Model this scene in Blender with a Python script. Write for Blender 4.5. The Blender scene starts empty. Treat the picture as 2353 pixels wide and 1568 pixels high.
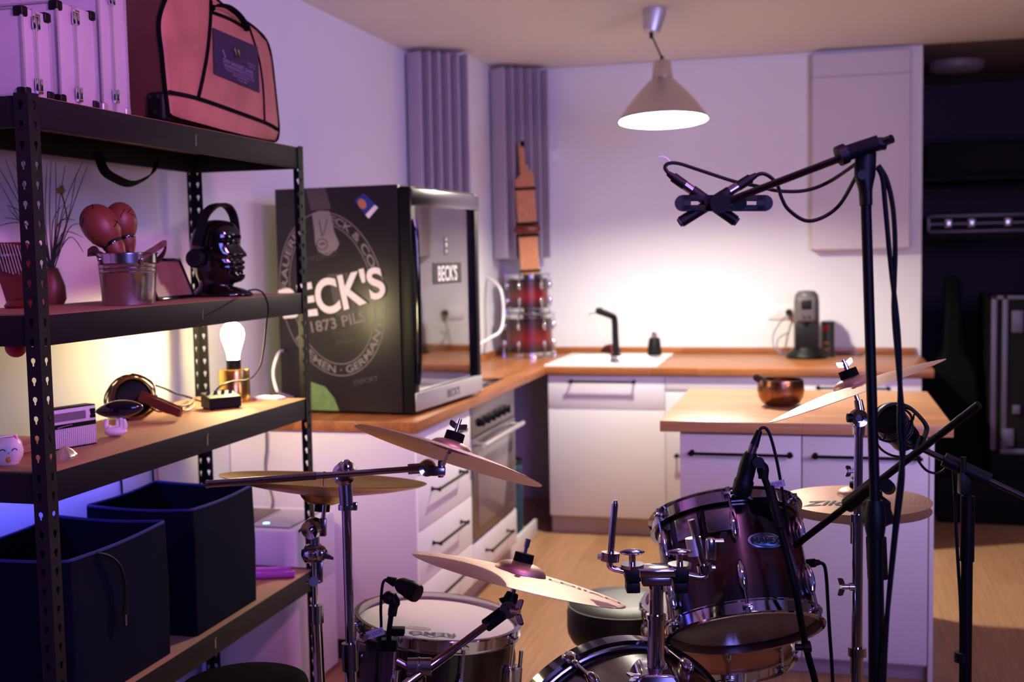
import bpy, bmesh, math, random
from mathutils import Vector, Matrix
random.seed(7)
V = Vector
scene = bpy.context.scene
COL = scene.collection
PI = math.pi

# ------------------------------------------------------------------ camera
F = 2650.0; H = 1.51
YAW, PITCH, ROLL = 0.25986568, 0.07439509, -0.01897911
_f = V((-math.sin(YAW)*math.cos(PITCH), math.cos(YAW)*math.cos(PITCH), -math.sin(PITCH)))
_r = V((math.cos(YAW), math.sin(YAW), 0)); _u = _r.cross(_f)
CR = _r*math.cos(ROLL) + _u*math.sin(ROLL)
CU = -_r*math.sin(ROLL) + _u*math.cos(ROLL)
CF = _f
CAM = V((0, 0, H))
def ray(px, py): return (CR*(px-1176.5) - CU*(py-784) + CF*F)/F
def az(px, py, z): d = ray(px, py); return CAM + d*((z-H)/d.z)
def ay(px, py, y): d = ray(px, py); return CAM + d*(y/d.y)
def ax(px, py, x): d = ray(px, py); return CAM + d*(x/d.x)
def ad(px, py, D): return CAM + ray(px, py)*D
def S(px, D): return px*D/F            # a length in photo pixels at depth D -> metres

cam = bpy.data.cameras.new('camera'); cam_o = bpy.data.objects.new('camera', cam); COL.objects.link(cam_o)
cam_o.matrix_world = Matrix(((CR.x, CU.x, -CF.x, 0), (CR.y, CU.y, -CF.y, 0), (CR.z, CU.z, -CF.z, H), (0, 0, 0, 1)))
cam.sensor_width = 36; cam.lens = F/2353*36; cam.clip_start = 0.05
cam.dof.use_dof = True; cam.dof.focus_distance = 2.45; cam.dof.aperture_fstop = 3.2
scene.camera = cam_o

# ------------------------------------------------------------------ materials
def lin(c): c /= 255.0; return c/12.92 if c <= 0.04045 else ((c+0.055)/1.055)**2.4
def C(r, g, b): return (lin(r), lin(g), lin(b), 1)
def mat(name, col, rough=.5, metal=0., noise=0., nscale=40., bump=0., bscale=200., coat=0., emit=None, es=0., trans=0., ior=1.45, spec=.5):
    m = bpy.data.materials.new(name); m.use_nodes = True
    nt = m.node_tree; b = nt.nodes['Principled BSDF']
    b.inputs['Base Color'].default_value = col
    b.inputs['Roughness'].default_value = rough; b.inputs['Metallic'].default_value = metal
    b.inputs['Coat Weight'].default_value = coat; b.inputs['IOR'].default_value = ior
    b.inputs['Transmission Weight'].default_value = trans; b.inputs['Specular IOR Level'].default_value = spec
    if emit: b.inputs['Emission Color'].default_value = emit; b.inputs['Emission Strength'].default_value = es
    tc = nt.nodes.new('ShaderNodeTexCoord')
    if noise:
        n = nt.nodes.new('ShaderNodeTexNoise'); n.inputs['Scale'].default_value = nscale; n.inputs['Detail'].default_value = 5
        mx = nt.nodes.new('ShaderNodeMix'); mx.data_type = 'RGBA'
        mx.inputs[6].default_value = tuple(c*(1-noise) for c in col[:3])+(1,)
        mx.inputs[7].default_value = tuple(min(1, c*(1+noise)) for c in col[:3])+(1,)
        nt.links.new(tc.outputs['Object'], n.inputs['Vector']); nt.links.new(n.outputs['Fac'], mx.inputs[0])
        nt.links.new(mx.outputs[2], b.inputs['Base Color'])
    if bump:
        n2 = nt.nodes.new('ShaderNodeTexNoise'); n2.inputs['Scale'].default_value = bscale
        bp = nt.nodes.new('ShaderNodeBump'); bp.inputs['Strength'].default_value = bump; bp.inputs['Distance'].default_value = .002
        nt.links.new(tc.outputs['Object'], n2.inputs['Vector']); nt.links.new(n2.outputs['Fac'], bp.inputs['Height'])
        nt.links.new(bp.outputs[0], b.inputs['Normal'])
    return m
def wood(name, c1, c2, long_axis, bw, bl, rough=.45, grain=.35, bumpy=0.):
    """staves / planks: brick pattern with the long side along 'X' or 'Y', grain streaks inside"""
    m = bpy.data.materials.new(name); m.use_nodes = True
    nt = m.node_tree; b = nt.nodes['Principled BSDF']; b.inputs['Roughness'].default_value = rough
    tc = nt.nodes.new('ShaderNodeTexCoord'); mp = nt.nodes.new('ShaderNodeMapping')
    nt.links.new(tc.outputs['Object'], mp.inputs['Vector'])
    if long_axis == 'Y': mp.inputs['Rotation'].default_value = (0, 0, PI/2)
    br = nt.nodes.new('ShaderNodeTexBrick'); br.inputs['Scale'].default_value = 1
    br.inputs['Brick Width'].default_value = bl; br.inputs['Row Height'].default_value = bw
    br.inputs['Mortar Size'].default_value = .0006; br.inputs['Mortar Smooth'].default_value = .3; br.offset = .37; br.offset_frequency = 2
    br.inputs['Color1'].default_value = c1; br.inputs['Color2'].default_value = c2
    br.inputs['Mortar'].default_value = tuple(x*.62 for x in c1[:3])+(1,)
    nt.links.new(mp.outputs[0], br.inputs['Vector'])
    mp2 = nt.nodes.new('ShaderNodeMapping'); mp2.inputs['Scale'].default_value = (2.2, 45, 45)
    nt.links.new(mp.outputs[0], mp2.inputs['Vector'])
    n = nt.nodes.new('ShaderNodeTexNoise'); n.inputs['Scale'].default_value = 1.6; n.inputs['Detail'].default_value = 6
    nt.links.new(mp2.outputs[0], n.inputs['Vector'])
    r = nt.nodes.new('ShaderNodeMapRange'); r.inputs[1].default_value = .3; r.inputs[2].default_value = .7
    r.inputs[3].default_value = 1-grain; r.inputs[4].default_value = 1+grain*.5
    nt.links.new(n.outputs['Fac'], r.inputs[0])
    mx = nt.nodes.new('ShaderNodeMix'); mx.data_type = 'RGBA'; mx.blend_type = 'MULTIPLY'; mx.inputs[0].default_value = 1
    nt.links.new(br.outputs['Color'], mx.inputs[6]); nt.links.new(r.outputs[0], mx.inputs[7])
    nt.links.new(mx.outputs[2], b.inputs['Base Color'])
    return m
def burst(name, ramp, rough=.22, coat=.25):
    """paint that follows the float attribute 'burst' (0..1 along a drum shell)"""
    m = bpy.data.materials.new(name); m.use_nodes = True
    nt = m.node_tree; b = nt.nodes['Principled BSDF']; b.inputs['Roughness'].default_value = rough; b.inputs['Coat Weight'].default_value = coat
    b.inputs['Coat Roughness'].default_value = .06
    at = nt.nodes.new('ShaderNodeAttribute'); at.attribute_name = 'burst'
    cr = nt.nodes.new('ShaderNodeValToRGB')
    while len(cr.color_ramp.elements) < len(ramp): cr.color_ramp.elements.new(.5)
    for e, (p, c) in zip(cr.color_ramp.elements, ramp): e.position = p; e.color = c
    tc = nt.nodes.new('ShaderNodeTexCoord'); n = nt.nodes.new('ShaderNodeTexNoise'); n.inputs['Scale'].default_value = 26
    ad_ = nt.nodes.new('ShaderNodeMath'); ad_.operation = 'MULTIPLY_ADD'; ad_.inputs[1].default_value = .16
    nt.links.new(tc.outputs['Object'], n.inputs['Vector']); nt.links.new(n.outputs['Fac'], ad_.inputs[0]); nt.links.new(at.outputs['Fac'], ad_.inputs[2])
    nt.links.new(ad_.outputs[0], cr.inputs['Fac']); nt.links.new(cr.outputs['Color'], b.inputs['Base Color'])
    return m

WALL = mat('white_wall_paint', C(226, 224, 226), .85, bump=.15, bscale=350)
CEIL = mat('white_ceiling_paint', C(222, 218, 216), .9, bump=.15, bscale=250)
SHADEWALL = mat('shaded_storage_wall', C(58, 48, 70), .9, noise=.15, nscale=4)  # the storage corner's lack of light is put into this wall colour
SHADECEIL = mat('shaded_storage_ceiling', C(104, 92, 96), .9)  # the kitchen ceiling running on, with the shade put into its colour
FLOOR = wood('oak_laminate', C(190, 146, 108), C(172, 128, 92), 'Y', .19, 1.25, rough=.38, grain=.22)
OAK = wood('oiled_oak_staves', C(172, 110, 62), C(150, 90, 46), 'X', .042, .5, rough=.33, grain=.25)
OAKY = wood('oiled_oak_staves_long', C(172, 110, 62), C(150, 90, 46), 'Y', .042, .5, rough=.33, grain=.25)
BEECH = wood('beech_staves', C(212, 158, 112), C(196, 138, 92), 'X', .045, .55, rough=.4, grain=.2)
FRONT = mat('white_cabinet_front', C(234, 228, 230), .45, bump=.03)
CARC = mat('white_carcass', C(205, 200, 202), .6)
GAPD = mat('dark_gap', C(20, 17, 22), .8)
PLINTH = mat('grey_pink_plinth', C(178, 160, 160), .5)
BLK = mat('black_plastic', C(11, 10, 12), .5, spec=.25, noise=.15, nscale=60)
BLKM = mat('black_powder_metal', C(8, 7, 9), .5, spec=.18, bump=.06, bscale=900)
RUB = mat('black_rubber', C(9, 8, 9), .8, spec=.15)
GLOSS = mat('black_gloss', C(9, 8, 10), .09, coat=.5)
CHROME = mat('chrome', C(196, 194, 200), .1, metal=1)
CHROMED = mat('worn_chrome', C(150, 146, 152), .22, metal=1)
ALU = mat('brushed_aluminium', C(200, 194, 198), .42, metal=.7, bump=.05, bscale=500)
STEEL = mat('stainless_steel', C(150, 142, 142), .33, metal=1)
GALV = mat('galvanised_steel', C(190, 190, 200), .2, metal=1, noise=.15, nscale=30)
BRASS = mat('brushed_brass', C(200, 158, 84), .25, metal=1)
CYM = mat('cymbal_bronze', C(202, 164, 148), .48, metal=1, noise=.12, nscale=25)
CYMD = mat('old_cymbal_bronze', C(186, 142, 84), .3, metal=1, noise=.2, nscale=18)
HEADW = mat('coated_drum_head', C(226, 214, 214), .8, noise=.06, nscale=14)
HEADC = mat('smoky_clear_head', C(104, 76, 70), .42, noise=.4, nscale=5)
TOMRED = burst('red_burst_lacquer', [(0, C(8, 5, 6)), (.25, C(16, 5, 5)), (.52, C(66, 13, 9)), (.8, C(30, 7, 6)), (1, C(10, 6, 7))])
MINIRED = burst('cherry_burst_lacquer', rough=.3, coat=.1, ramp=[(0, C(20, 4, 8)), (.25, C(40, 4, 9)), (.5, C(104, 10, 18)), (.8, C(48, 5, 10)), (1, C(24, 5, 10))])
MAPLE = mat('amber_maple_ply', C(186, 110, 52), .3, noise=.2, nscale=30)
SHELFM = mat('charcoal_shelf_steel', C(23, 21, 24), .55, metal=0, spec=.2, bump=.05, bscale=700)
MDF = mat('brown_hardboard', C(166, 120, 92), .7, noise=.1, nscale=60)
NAVYLIT = mat('lit_navy_rim', C(38, 38, 104), .8)  # navy fabric with the blue light on the bin rims in its colour
NAVY = mat('navy_fabric', C(9, 9, 30), .95, bump=.5, bscale=1400, noise=.2, nscale=90, spec=.08)
PINKLEA = mat('dusty_pink_leather', C(176, 116, 98), .5, noise=.5, nscale=7, bump=.35, bscale=60)
BROWNLEA = mat('dark_brown_leather', C(92, 52, 44), .6, noise=.2, nscale=14, bump=.3, bscale=60)
WEB = mat('black_webbing', C(12, 10, 12), .9, spec=.1, bump=.4, bscale=900)
FOAM = mat('grey_acoustic_foam', C(186, 176, 188), .95, bump=.5, bscale=500)
FABRIC = mat('pale_acoustic_fabric', C(206, 198, 206), .95, bump=.3, bscale=900)
CERAM = mat('white_ceramic', C(238, 234, 232), .25)
WPLAST = mat('white_plastic', C(226, 224, 230), .4)
GREYP = mat('grey_grille_plastic', C(120, 116, 122), .5)
BAMBOO = mat('bamboo', C(206, 142, 98), .5, noise=.2, nscale=20)
ROSEW = mat('dark_red_wood', C(96, 36, 26), .35, noise=.3, nscale=20)
MARA = mat('clay_red_wood', C(116, 60, 44), .42, noise=.2, nscale=25)
PRINTW = mat('white_print', C(226, 218, 214), .5)
PRINTG = mat('grey_print', C(120, 110, 112), .5)
PRINTGG = mat('dim_grey_print', C(72, 64, 66), .5)
PRINTD = mat('dark_print', C(40, 32, 34), .6)
FRIDGE = mat('black_fridge_print', C(34, 30, 31), .38, noise=.45, nscale=2.5)
GLASSD = mat('door_glass', C(196, 190, 196), .03, metal=.5, trans=1., ior=1.6)
FRIN = mat('fridge_liner', C(214, 210, 214), .6)
GREENP = mat('green_print', C(108, 140, 84), .5, noise=.4, nscale=40)
TEAL = mat('teal_fabric', C(14, 54, 76), .7)
LEATHERB = mat('black_vinyl', C(17, 16, 16), .42, bump=.3, bscale=500)
PURPLE = mat('violet_foam', C(176, 84, 190), .8)
LABEL = mat('purple_label_cloth', C(48, 34, 66), .85)
BOWL = mat('hammered_bronze', C(150, 104, 72), .24, metal=1, bump=.6, bscale=70)
GREENL = mat('grass_blade', C(66, 68, 40), .6)
YELF = mat('dry_yellow_flower', C(150, 116, 40), .8)
RED = mat('red_plastic', C(190, 30, 30), .4)
COPPERC = mat('red_brown_cable', C(120, 56, 34), .45)
BULBG = mat('glowing_bulb', C(255, 230, 190), .3, emit=(1.0, .84, .42, 1), es=112)
SHADEIN = mat('white_enamel', C(245, 242, 238), .5)
LEDDOT = mat('green_indicator', C(120, 255, 210), .3, emit=C(120, 255, 210), es=3)
TAPE = mat('pale_tape', C(196, 176, 200), .8)
CAMO = mat('dark_case_laminate', C(10, 9, 12), .7, spec=.15)
DTRIM = mat('dull_case_trim', C(96, 90, 106), .5, metal=.6)
PHOTO = mat('photo_print', C(150, 104, 92), .35, noise=.8, nscale=7)
CORK = mat('cardboard', C(170, 130, 96), .8)
ORANGE = mat('orange_print', C(226, 140, 72), .5)
BLUEP = mat('blue_print', C(30, 50, 130), .5)
SKINP = mat('photo_face', C(176, 110, 84), .5)
REEDBK = mat('smoked_glass', C(16, 14, 16), .06, coat=.3)

# ------------------------------------------------------------------ builders
def smooth_pts(pts, n):
    if n <= 0: return [V(p) for p in pts]
    P = [V(p) for p in pts]; out = []
    for i in range(len(P)-1):
        p0 = P[max(i-1, 0)]; p1 = P[i]; p2 = P[i+1]; p3 = P[min(i+2, len(P)-1)]
        for k in range(n):
            t = k/n
            out.append(.5*((2*p1)+(p2-p0)*t+(2*p0-5*p1+4*p2-p3)*t*t+(3*p1-p0-3*p2+p3)*t**3))
    out.append(P[-1]); return out
def basis(n, hint=None):
    n = V(n).normalized()
    h = V(hint) if hint is not None else (V((0, 0, 1)) if abs(n.z) < .95 else V((1, 0, 0)))
    x = (h - n*h.dot(n)).normalized(); return x, n.cross(x), n
class B:
    def __init__(s): s.bm = bmesh.new()
    def quad(s, *ps):
        return s.bm.faces.new([s.bm.verts.new(V(p)) for p in ps])
    def obox(s, c, ux, uy, uz, bev=0, seg=2):
        """oriented box: centre and three half-extent vectors"""
        c = V(c); ux, uy, uz = V(ux), V(uy), V(uz); vs = []
        for k in (-1, 1):
            for j in (-1, 1):
                for i in (-1, 1): vs.append(s.bm.verts.new(c+ux*i+uy*j+uz*k))
        fs = [s.bm.faces.new([vs[i] for i in q]) for q in ((0, 2, 3, 1), (4, 5, 7, 6), (0, 1, 5, 4), (2, 6, 7, 3), (0, 4, 6, 2), (1, 3, 7, 5))]
        if bev:
            es = list({e for f in fs for e in f.edges})
            bmesh.ops.bevel(s.bm, geom=es, offset=bev, segments=seg, affect='EDGES', profile=.5)
        return s
    def box(s, lo, hi, bev=0, seg=2):
        lo, hi = V(lo), V(hi); c = (lo+hi)/2; h = (hi-lo)/2
        return s.obox(c, (h.x, 0, 0), (0, h.y, 0), (0, 0, h.z), bev, seg)
    def lathe(s, prof, o, axis=(0, 0, 1), seg=48, closed=False, hint=None, arc=None):
        """prof = [(radius, height)...]; closed joins last to first"""
        x, y, n = basis(axis, hint); o = V(o); rings = []
        N = seg if arc is None else seg+1
        for r, h in prof:
            if r < 1e-6: rings.append([s.bm.verts.new(o+n*h)])
            else:
                a0, a1 = (0, 2*PI) if arc is None else arc
                rings.append([s.bm.verts.new(o+n*h+(x*math.cos(a0+(a1-a0)*k/seg)+y*math.sin(a0+(a1-a0)*k/seg))*r) for k in range(N)])
        pairs = list(zip(rings, rings[1:])) + ([(rings[-1], rings[0])] if closed else [])
        for A, Bq in pairs:
            M = seg
            for k in range(M):
                k2 = (k+1) % N
                if len(A) == 1 and len(Bq) == 1: continue
                if len(A) == 1: s.bm.faces.new((A[0], Bq[k], Bq[k2]))
                elif len(Bq) == 1: s.bm.faces.new((A[k], A[k2], Bq[0]))
                else: s.bm.faces.new((A[k], A[k2], Bq[k2], Bq[k]))
        return s
    def cyl(s, p0, p1, r0, r1=None, seg=20):
        p0, p1 = V(p0), V(p1); r1 = r0 if r1 is None else r1
        return s.lathe([(0, 0), (r0, 0), (r1, (p1-p0).length), (0, (p1-p0).length)], p0, p1-p0, seg)
    def ring(s, o, axis, R, r, seg=48, rs=8):
        return s.lathe([(R+r*math.cos(2*PI*k/rs), r*math.sin(2*PI*k/rs)) for k in range(rs)], o, axis, seg, closed=True)
    def tube(s, pts, r, seg=8, n=0, closed=False):
        P = smooth_pts(pts, n); N = len(P); rings = []; prev = None
        for i, p in enumerate(P):
            if closed: t = P[(i+1) % N]-P[i-1]
            else: t = P[min(i+1, N-1)]-P[max(i-1, 0)]
            if t.length < 1e-9: t = V((0, 0, 1))
            t.normalize()
            x = basis(t)[0] if prev is None else (prev - t*prev.dot(t)).normalized()
            prev = x; y = t.cross(x)
            rr = r[min(int(i*len(r)/N), len(r)-1)] if isinstance(r, (list, tuple)) else r
            rings.append([s.bm.verts.new(p+(x*math.cos(2*PI*k/seg)+y*math.sin(2*PI*k/seg))*rr) for k in range(seg)])
        for i in range(N if closed else N-1):
            A, Bq = rings[i], rings[(i+1) % N]
            for k in range(seg): s.bm.faces.new((A[k], A[(k+1) % seg], Bq[(k+1) % seg], Bq[k]))
        if not closed:
            s.bm.faces.new(list(reversed(rings[0]))); s.bm.faces.new(rings[-1])
        return s
    def ribbon(s, pts, width, thick, side, n=4):
        """flat strap along pts; side = width direction"""
        P = smooth_pts(pts, n); N = len(P); rings = []
        for i, p in enumerate(P):
            t = (P[min(i+1, N-1)]-P[max(i-1, 0)]).normalized()
            sd = V(side); sd = (sd - t*sd.dot(t)).normalized(); up = t.cross(sd)
            rings.append([s.bm.verts.new(p+sd*a*width/2+up*b*thick/2) for a, b in ((-1, -1), (1, -1), (1, 1), (-1, 1))])
        for A, Bq in zip(rings, rings[1:]):
            for k in range(4): s.bm.faces.new((A[k], A[(k+1) % 4], Bq[(k+1) % 4], Bq[k]))
        s.bm.faces.new(list(reversed(rings[0]))); s.bm.faces.new(rings[-1])
        return s
    def ball(s, c, r, axis=(0, 0, 1), seg=28, rings=14, f=None, hint=None):
        """ellipsoid; r = radius or (across, across, along axis); f(t) scales the cross-section, t -1..1 along axis"""
        rx, ry, rz = (r, r, r) if not isinstance(r, (tuple, list)) else r
        x, y, n = basis(axis, hint); c = V(c); R = []
        for i in range(rings+1):
            th = PI*i/rings; h = -math.cos(th); q = math.sin(th)*(f(h) if f else 1)
            if i in (0, rings): R.append([s.bm.verts.new(c+n*h*rz)])
            else: R.append([s.bm.verts.new(c+n*h*rz+x*math.cos(2*PI*k/seg)*rx*q+y*math.sin(2*PI*k/seg)*ry*q) for k in range(seg)])
        for A, Bq in zip(R, R[1:]):
            for k in range(seg):
                k2 = (k+1) % seg
                if len(A) == 1: s.bm.faces.new((A[0], Bq[k2], Bq[k]))
                elif len(Bq) == 1: s.bm.faces.new((A[k], A[k2], Bq[0]))
                else: s.bm.faces.new((A[k], A[k2], Bq[k2], Bq[k]))
        return s
    def prism(s, poly, o, ux, uy, depth):
        """poly [(a,b)] in the plane o+a*ux+b*uy, extruded by the vector depth"""
        o, ux, uy, d = V(o), V(ux), V(uy), V(depth)
        a = [s.bm.verts.new(o+ux*p[0]+uy*p[1]) for p in poly]; b = [s.bm.verts.new(v.co+d) for v in a]
        s.bm.faces.new(list(reversed(a))); s.bm.faces.new(b)
        for i in range(len(a)): s.bm.faces.new((a[i], a[(i+1) % len(a)], b[(i+1) % len(a)], b[i]))
        return s
    def loft(s, rings, cap=True):
        R = [[s.bm.verts.new(V(p)) for p in r] for r in rings]
        for A, Bq in zip(R, R[1:]):
            n = len(A)
            for k in range(n): s.bm.faces.new((A[k], A[(k+1) % n], Bq[(k+1) % n], Bq[k]))
        if cap: s.bm.faces.new(list(reversed(R[0]))); s.bm.faces.new(R[-1])
        return s
    def text(s, txt, f, height=1.0, bold=0.0, center=True):
        """lettering: glyph outlines mapped by f(x, y) -> world; y in 0..1 for capitals times height"""
        vs, fs, w = glyphs(txt, bold)
        off = w/2 if center else 0
        nv = [s.bm.verts.new(V(f((x-off)*height, y*height))) for x, y in vs]
        for q in fs:
            try: s.bm.faces.new([nv[i] for i in q])
            except ValueError: pass
        return s
    def done(s, name, m, parent=None, bevel=0, angle=38, fac=None, sub=0):
        bm = s.bm
        bmesh.ops.recalc_face_normals(bm, faces=bm.faces[:])
        o0 = base_of(parent) if parent else V((0, 0, 0))
        lay = None
        me = bpy.data.meshes.new(name)
        vals = [fac(v.co) for v in bm.verts] if fac else None
        for f in bm.faces: f.smooth = True
        for e in bm.edges:
            if len(e.link_faces) == 2 and e.calc_face_angle(0) > math.radians(angle): e.smooth = False
        if parent: bmesh.ops.translate(bm, verts=bm.verts[:], vec=-o0)
        bm.to_mesh(me); bm.free()
        if vals:
            at = me.attributes.new('burst', 'FLOAT', 'POINT')
            for i, x in enumerate(vals): at.data[i].value = x
        me.materials.append(m)
        ob = bpy.data.objects.new(name, me); COL.objects.link(ob)
        if parent: ob.parent = parent; BASE[ob] = o0
        if bevel:
            md = ob.modifiers.new('bevel', 'BEVEL'); md.width = bevel; md.segments = 2; md.limit_method = 'ANGLE'
        if sub:
            md = ob.modifiers.new('subdivision', 'SUBSURF'); md.levels = sub; md.render_levels = sub
        return ob
BASE = {}
def base_of(o): return BASE[o]
def thing(name, label, cat, loc, group=None):
    o = bpy.data.objects.new(name, None); COL.objects.link(o)
    o.empty_display_size = .05
    o.location = loc; BASE[o] = V(loc); o['label'] = label; o['category'] = cat
    if group: o['group'] = group
    return o
def tag(o, label, cat, group=None, kind=None):
    o['label'] = label; o['category'] = cat
    if group: o['group'] = group
    if kind: o['kind'] = kind
    return o
def struct(b, name, m, **k):
    o = b.done(name, m, **k); o['kind'] = 'structure'; return o
def copy_tree(src, loc, label, group=None):
    r = src.copy(); COL.objects.link(r); r.location = loc; r['label'] = label; BASE[r] = V(loc)
    if group: r['group'] = group
    for ch in src.children:
        c = ch.copy(); COL.objects.link(c); c.parent = r
        for g in ch.children:
            d = g.copy(); COL.objects.link(d); d.parent = c
    return r
_gc = {}
def glyphs(txt, bold=0.0):
    if (txt, bold) in _gc: return _gc[(txt, bold)]
    cu = bpy.data.curves.new('lettering', 'FONT'); cu.body = txt; cu.size = 1; cu.offset = bold; cu.fill_mode = 'FRONT'
    ob = bpy.data.objects.new('lettering', cu); COL.objects.link(ob)
    dg = bpy.context.evaluated_depsgraph_get(); dg.update()
    me = bpy.data.meshes.new_from_object(ob.evaluated_get(dg))
    vs = [(v.co.x/.69, v.co.y/.69) for v in me.vertices]; fs = [tuple(p.vertices) for p in me.polygons]
    x0 = min(v[0] for v in vs); x1 = max(v[0] for v in vs)
    vs = [(x-x0, y) for x, y in vs]
    bpy.data.objects.remove(ob); bpy.data.meshes.remove(me); bpy.data.curves.remove(cu)
    _gc[(txt, bold)] = (vs, fs, x1-x0); return _gc[(txt, bold)]
def disc(px, py, D, dx, dy, ratio, top=True):
    """frame of a round thing seen as an ellipse: centre, in-picture tangent, normal"""
    c = ad(px, py, D); v = (c-CAM).normalized()
    u = CR*dx - CU*dy; u = (u - v*u.dot(v)).normalized()
    w = v.cross(u).normalized()
    if w.dot(CU) < 0: w = -w
    th = math.asin(ratio)
    n = w*math.cos(th) + (-v if top else v)*math.sin(th)
    return c, u, n.normalized()
X, Y, Z = V((1, 0, 0)), V((0, 1, 0)), V((0, 0, 1))

# ================================================================== the room
ZC = 2.63; YB = 6.873; XL = -2.17
struct(B().box((-2.3, -1.7, -.1), (3.2, 8.8, 0)), 'floor', FLOOR)
struct(B().box((-2.3, -1.7, ZC), (3.2, 6.86, ZC+.12)), 'ceiling', CEIL)
struct(B().box((-2.3, 6.86, ZC), (3.2, 8.8, ZC+.12)), 'ceiling_storage', SHADECEIL)
struct(B().box((XL-.13, -1.7, 0), (XL, YB+.15, ZC)), 'wall_left', WALL)
struct(B().box((XL, 6.2, 0), (-1.885, YB, ZC)), 'wall_corner', WALL)
struct(B().box((XL, YB, 0), (.563, YB+.15, ZC)), 'wall_back', WALL)
struct(B().box((.563, 8.6, 0), (3.2, 8.75, ZC)), 'wall_storage', SHADEWALL)
struct(B().box((.42, YB+.15, 0), (.563, 8.6, ZC)), 'wall_passage', SHADEWALL)
STUDIO = mat('grey_bounce_wall', C(112, 102, 126), .95)  # unseen walls; their grey is chosen to limit bounce and tone the chrome
struct(B().box((3.1, -1.7, 0), (3.2, 6.4, ZC)), 'wall_right', STUDIO)
struct(B().box((3.1, 6.4, 0), (3.2, 8.6, ZC)), 'wall_storage_side', SHADEWALL)
struct(B().box((XL, -1.8, 0), (3.1, -1.7, ZC)), 'wall_rear', STUDIO)

# ------------------------------------------------------------------ kitchen worktop
WZ = .91; WT = .04
FX = -1.405      # front edge of the left run
FY = 5.965       # front edge of the back run
wt = thing('worktop', 'L-shaped oiled oak kitchen worktop along the left and back walls', 'worktop', (-1.6, 6.4, WZ-WT))
sx0, sx1, sy0, sy1 = -1.425, -.815, 6.02, 6.765      # sink cut-out
b = B()
b.box((sx1-.02, FY, WZ-WT), (.553, YB-.02, WZ), .003)
b.box((-2.165, sy1-.02, WZ-WT), (sx1-.02, YB-.02, WZ)) if False else None
b.box((sx0+.02, FY, WZ-WT), (sx1-.02, sy0+.02, WZ), .003)
b.box((sx0+.02, sy1-.02, WZ-WT), (sx1-.02, YB-.002, WZ))
b.done('back_slab', OAK, wt)
b = B()
b.box((XL+.004, 3.92, WZ-WT), (FX, FY+.0, WZ), .003)
b.box((XL+.004, FY, WZ-WT), (sx0+.02, 6.195, WZ)); b.box((-1.88, 6.195, WZ-WT), (sx0+.02, YB-.002, WZ))
b.done('left_slab', OAKY, wt)
UZ = .945
b = B().box((-1.6, YB-.02, WZ), (.536, YB-.002, UZ), .002); b.done('upstand', OAK, wt)
b = B().box((-1.878, 6.2, WZ), (-1.86, YB-.002, UZ), .002); b.done('upstand', OAKY, wt)
b = B().box((XL+.004, 6.178, WZ), (-1.86, 6.198, UZ), .002); b.done('upstand', OAK, wt)

def bar_handle(parent, p0, p1, out, r=.0055, stand=.032):
    """slim black bar on two posts"""
    p0, p1, out = V(p0), V(p1), V(out)
    b = B(); a = p0+out*stand; c = p1+out*stand; d = (c-a).normalized()*.012
    b.cyl(a-d, c+d, r, seg=12)
    for q in (p0, p1):
        b.cyl(q, q+out*stand, r*.9, seg=12); b.cyl(q+out*stand*.98, q+out*(stand+.004), r*1.75, seg=12)
        b.cyl(q, q+out*.004, r*1.7, seg=12)
    return b.done('handle', BLKM, parent)
def cabinet(name, label, cat, o, ux, out, w, d, z0, z1, fronts, plinth=True):
    """o = front-left floor corner; fronts = [(kind, u0, u1, za, zb, handle or None)] handle = (ua, ub, z)"""
    o, ux, out = V(o), V(ux), V(out)
    t = thing(name, label, cat, o)
    def blk(b, u0, u1, d0, d1, za, zb, bev=0):
        c = o+ux*(u0+u1)/2-out*(d0+d1)/2+Z*((za+zb)/2)
        return b.obox(c, ux*(u1-u0)/2, out*(d1-d0)/2, Z*(zb-za)/2, bev)
    blk(B(), 0.001, w-.001, .02, d, z0, z1).done('carcass', CARC, t)
    if plinth: blk(B(), 0, w, .05, .066, 0.001, z0-.002).done('plinth', PLINTH, t)
    for kind, u0, u1, za, zb, h in fronts:
        f = blk(B(), u0+.0015, u1-.0015, 0, .018, za+.0015, zb-.0015, .0012).done(kind, FRONT, t)
        if h: bar_handle(f, o+ux*h[0]+Z*h[2], o+ux*h[1]+Z*h[2], out)
    return t
BD = YB-.03-5.985
# back run
cabinet('sink_cabinet', 'white base cabinet with black bar handle under the white sink', 'cabinet', (-1.397, 5.985, 0), X, -Y, .626, .85, .1, .866,
        [('drawer_front', 0, .626, .685, .866, (.13, .465, .835)), ('door', 0, .626, .105, .685, None)])
cabinet('base_cabinet', 'white base cabinet between the sink cabinet and the drawer cabinet, behind the island', 'cabinet', (-.771, 5.985, 0), X, -Y, .634, .85, .1, .866,
        [('drawer_front', 0, .634, .79, .866, None), ('door', 0, .317, .105, .785, (.06, .28, .45)), ('door', .317, .634, .105, .785, None)])
cabinet('drawer_cabinet', 'white drawer cabinet at the right end of the back counter', 'cabinet', (-.137, 5.985, 0), X, -Y, .634, .85, .1, .866,
        [('drawer_front', 0, .634, .685, .866, (.14, .475, .815)), ('drawer_front', 0, .634, .4, .685, (.14, .475, .6)), ('drawer_front', 0, .634, .105, .4, (.14, .475, .3))])
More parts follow.
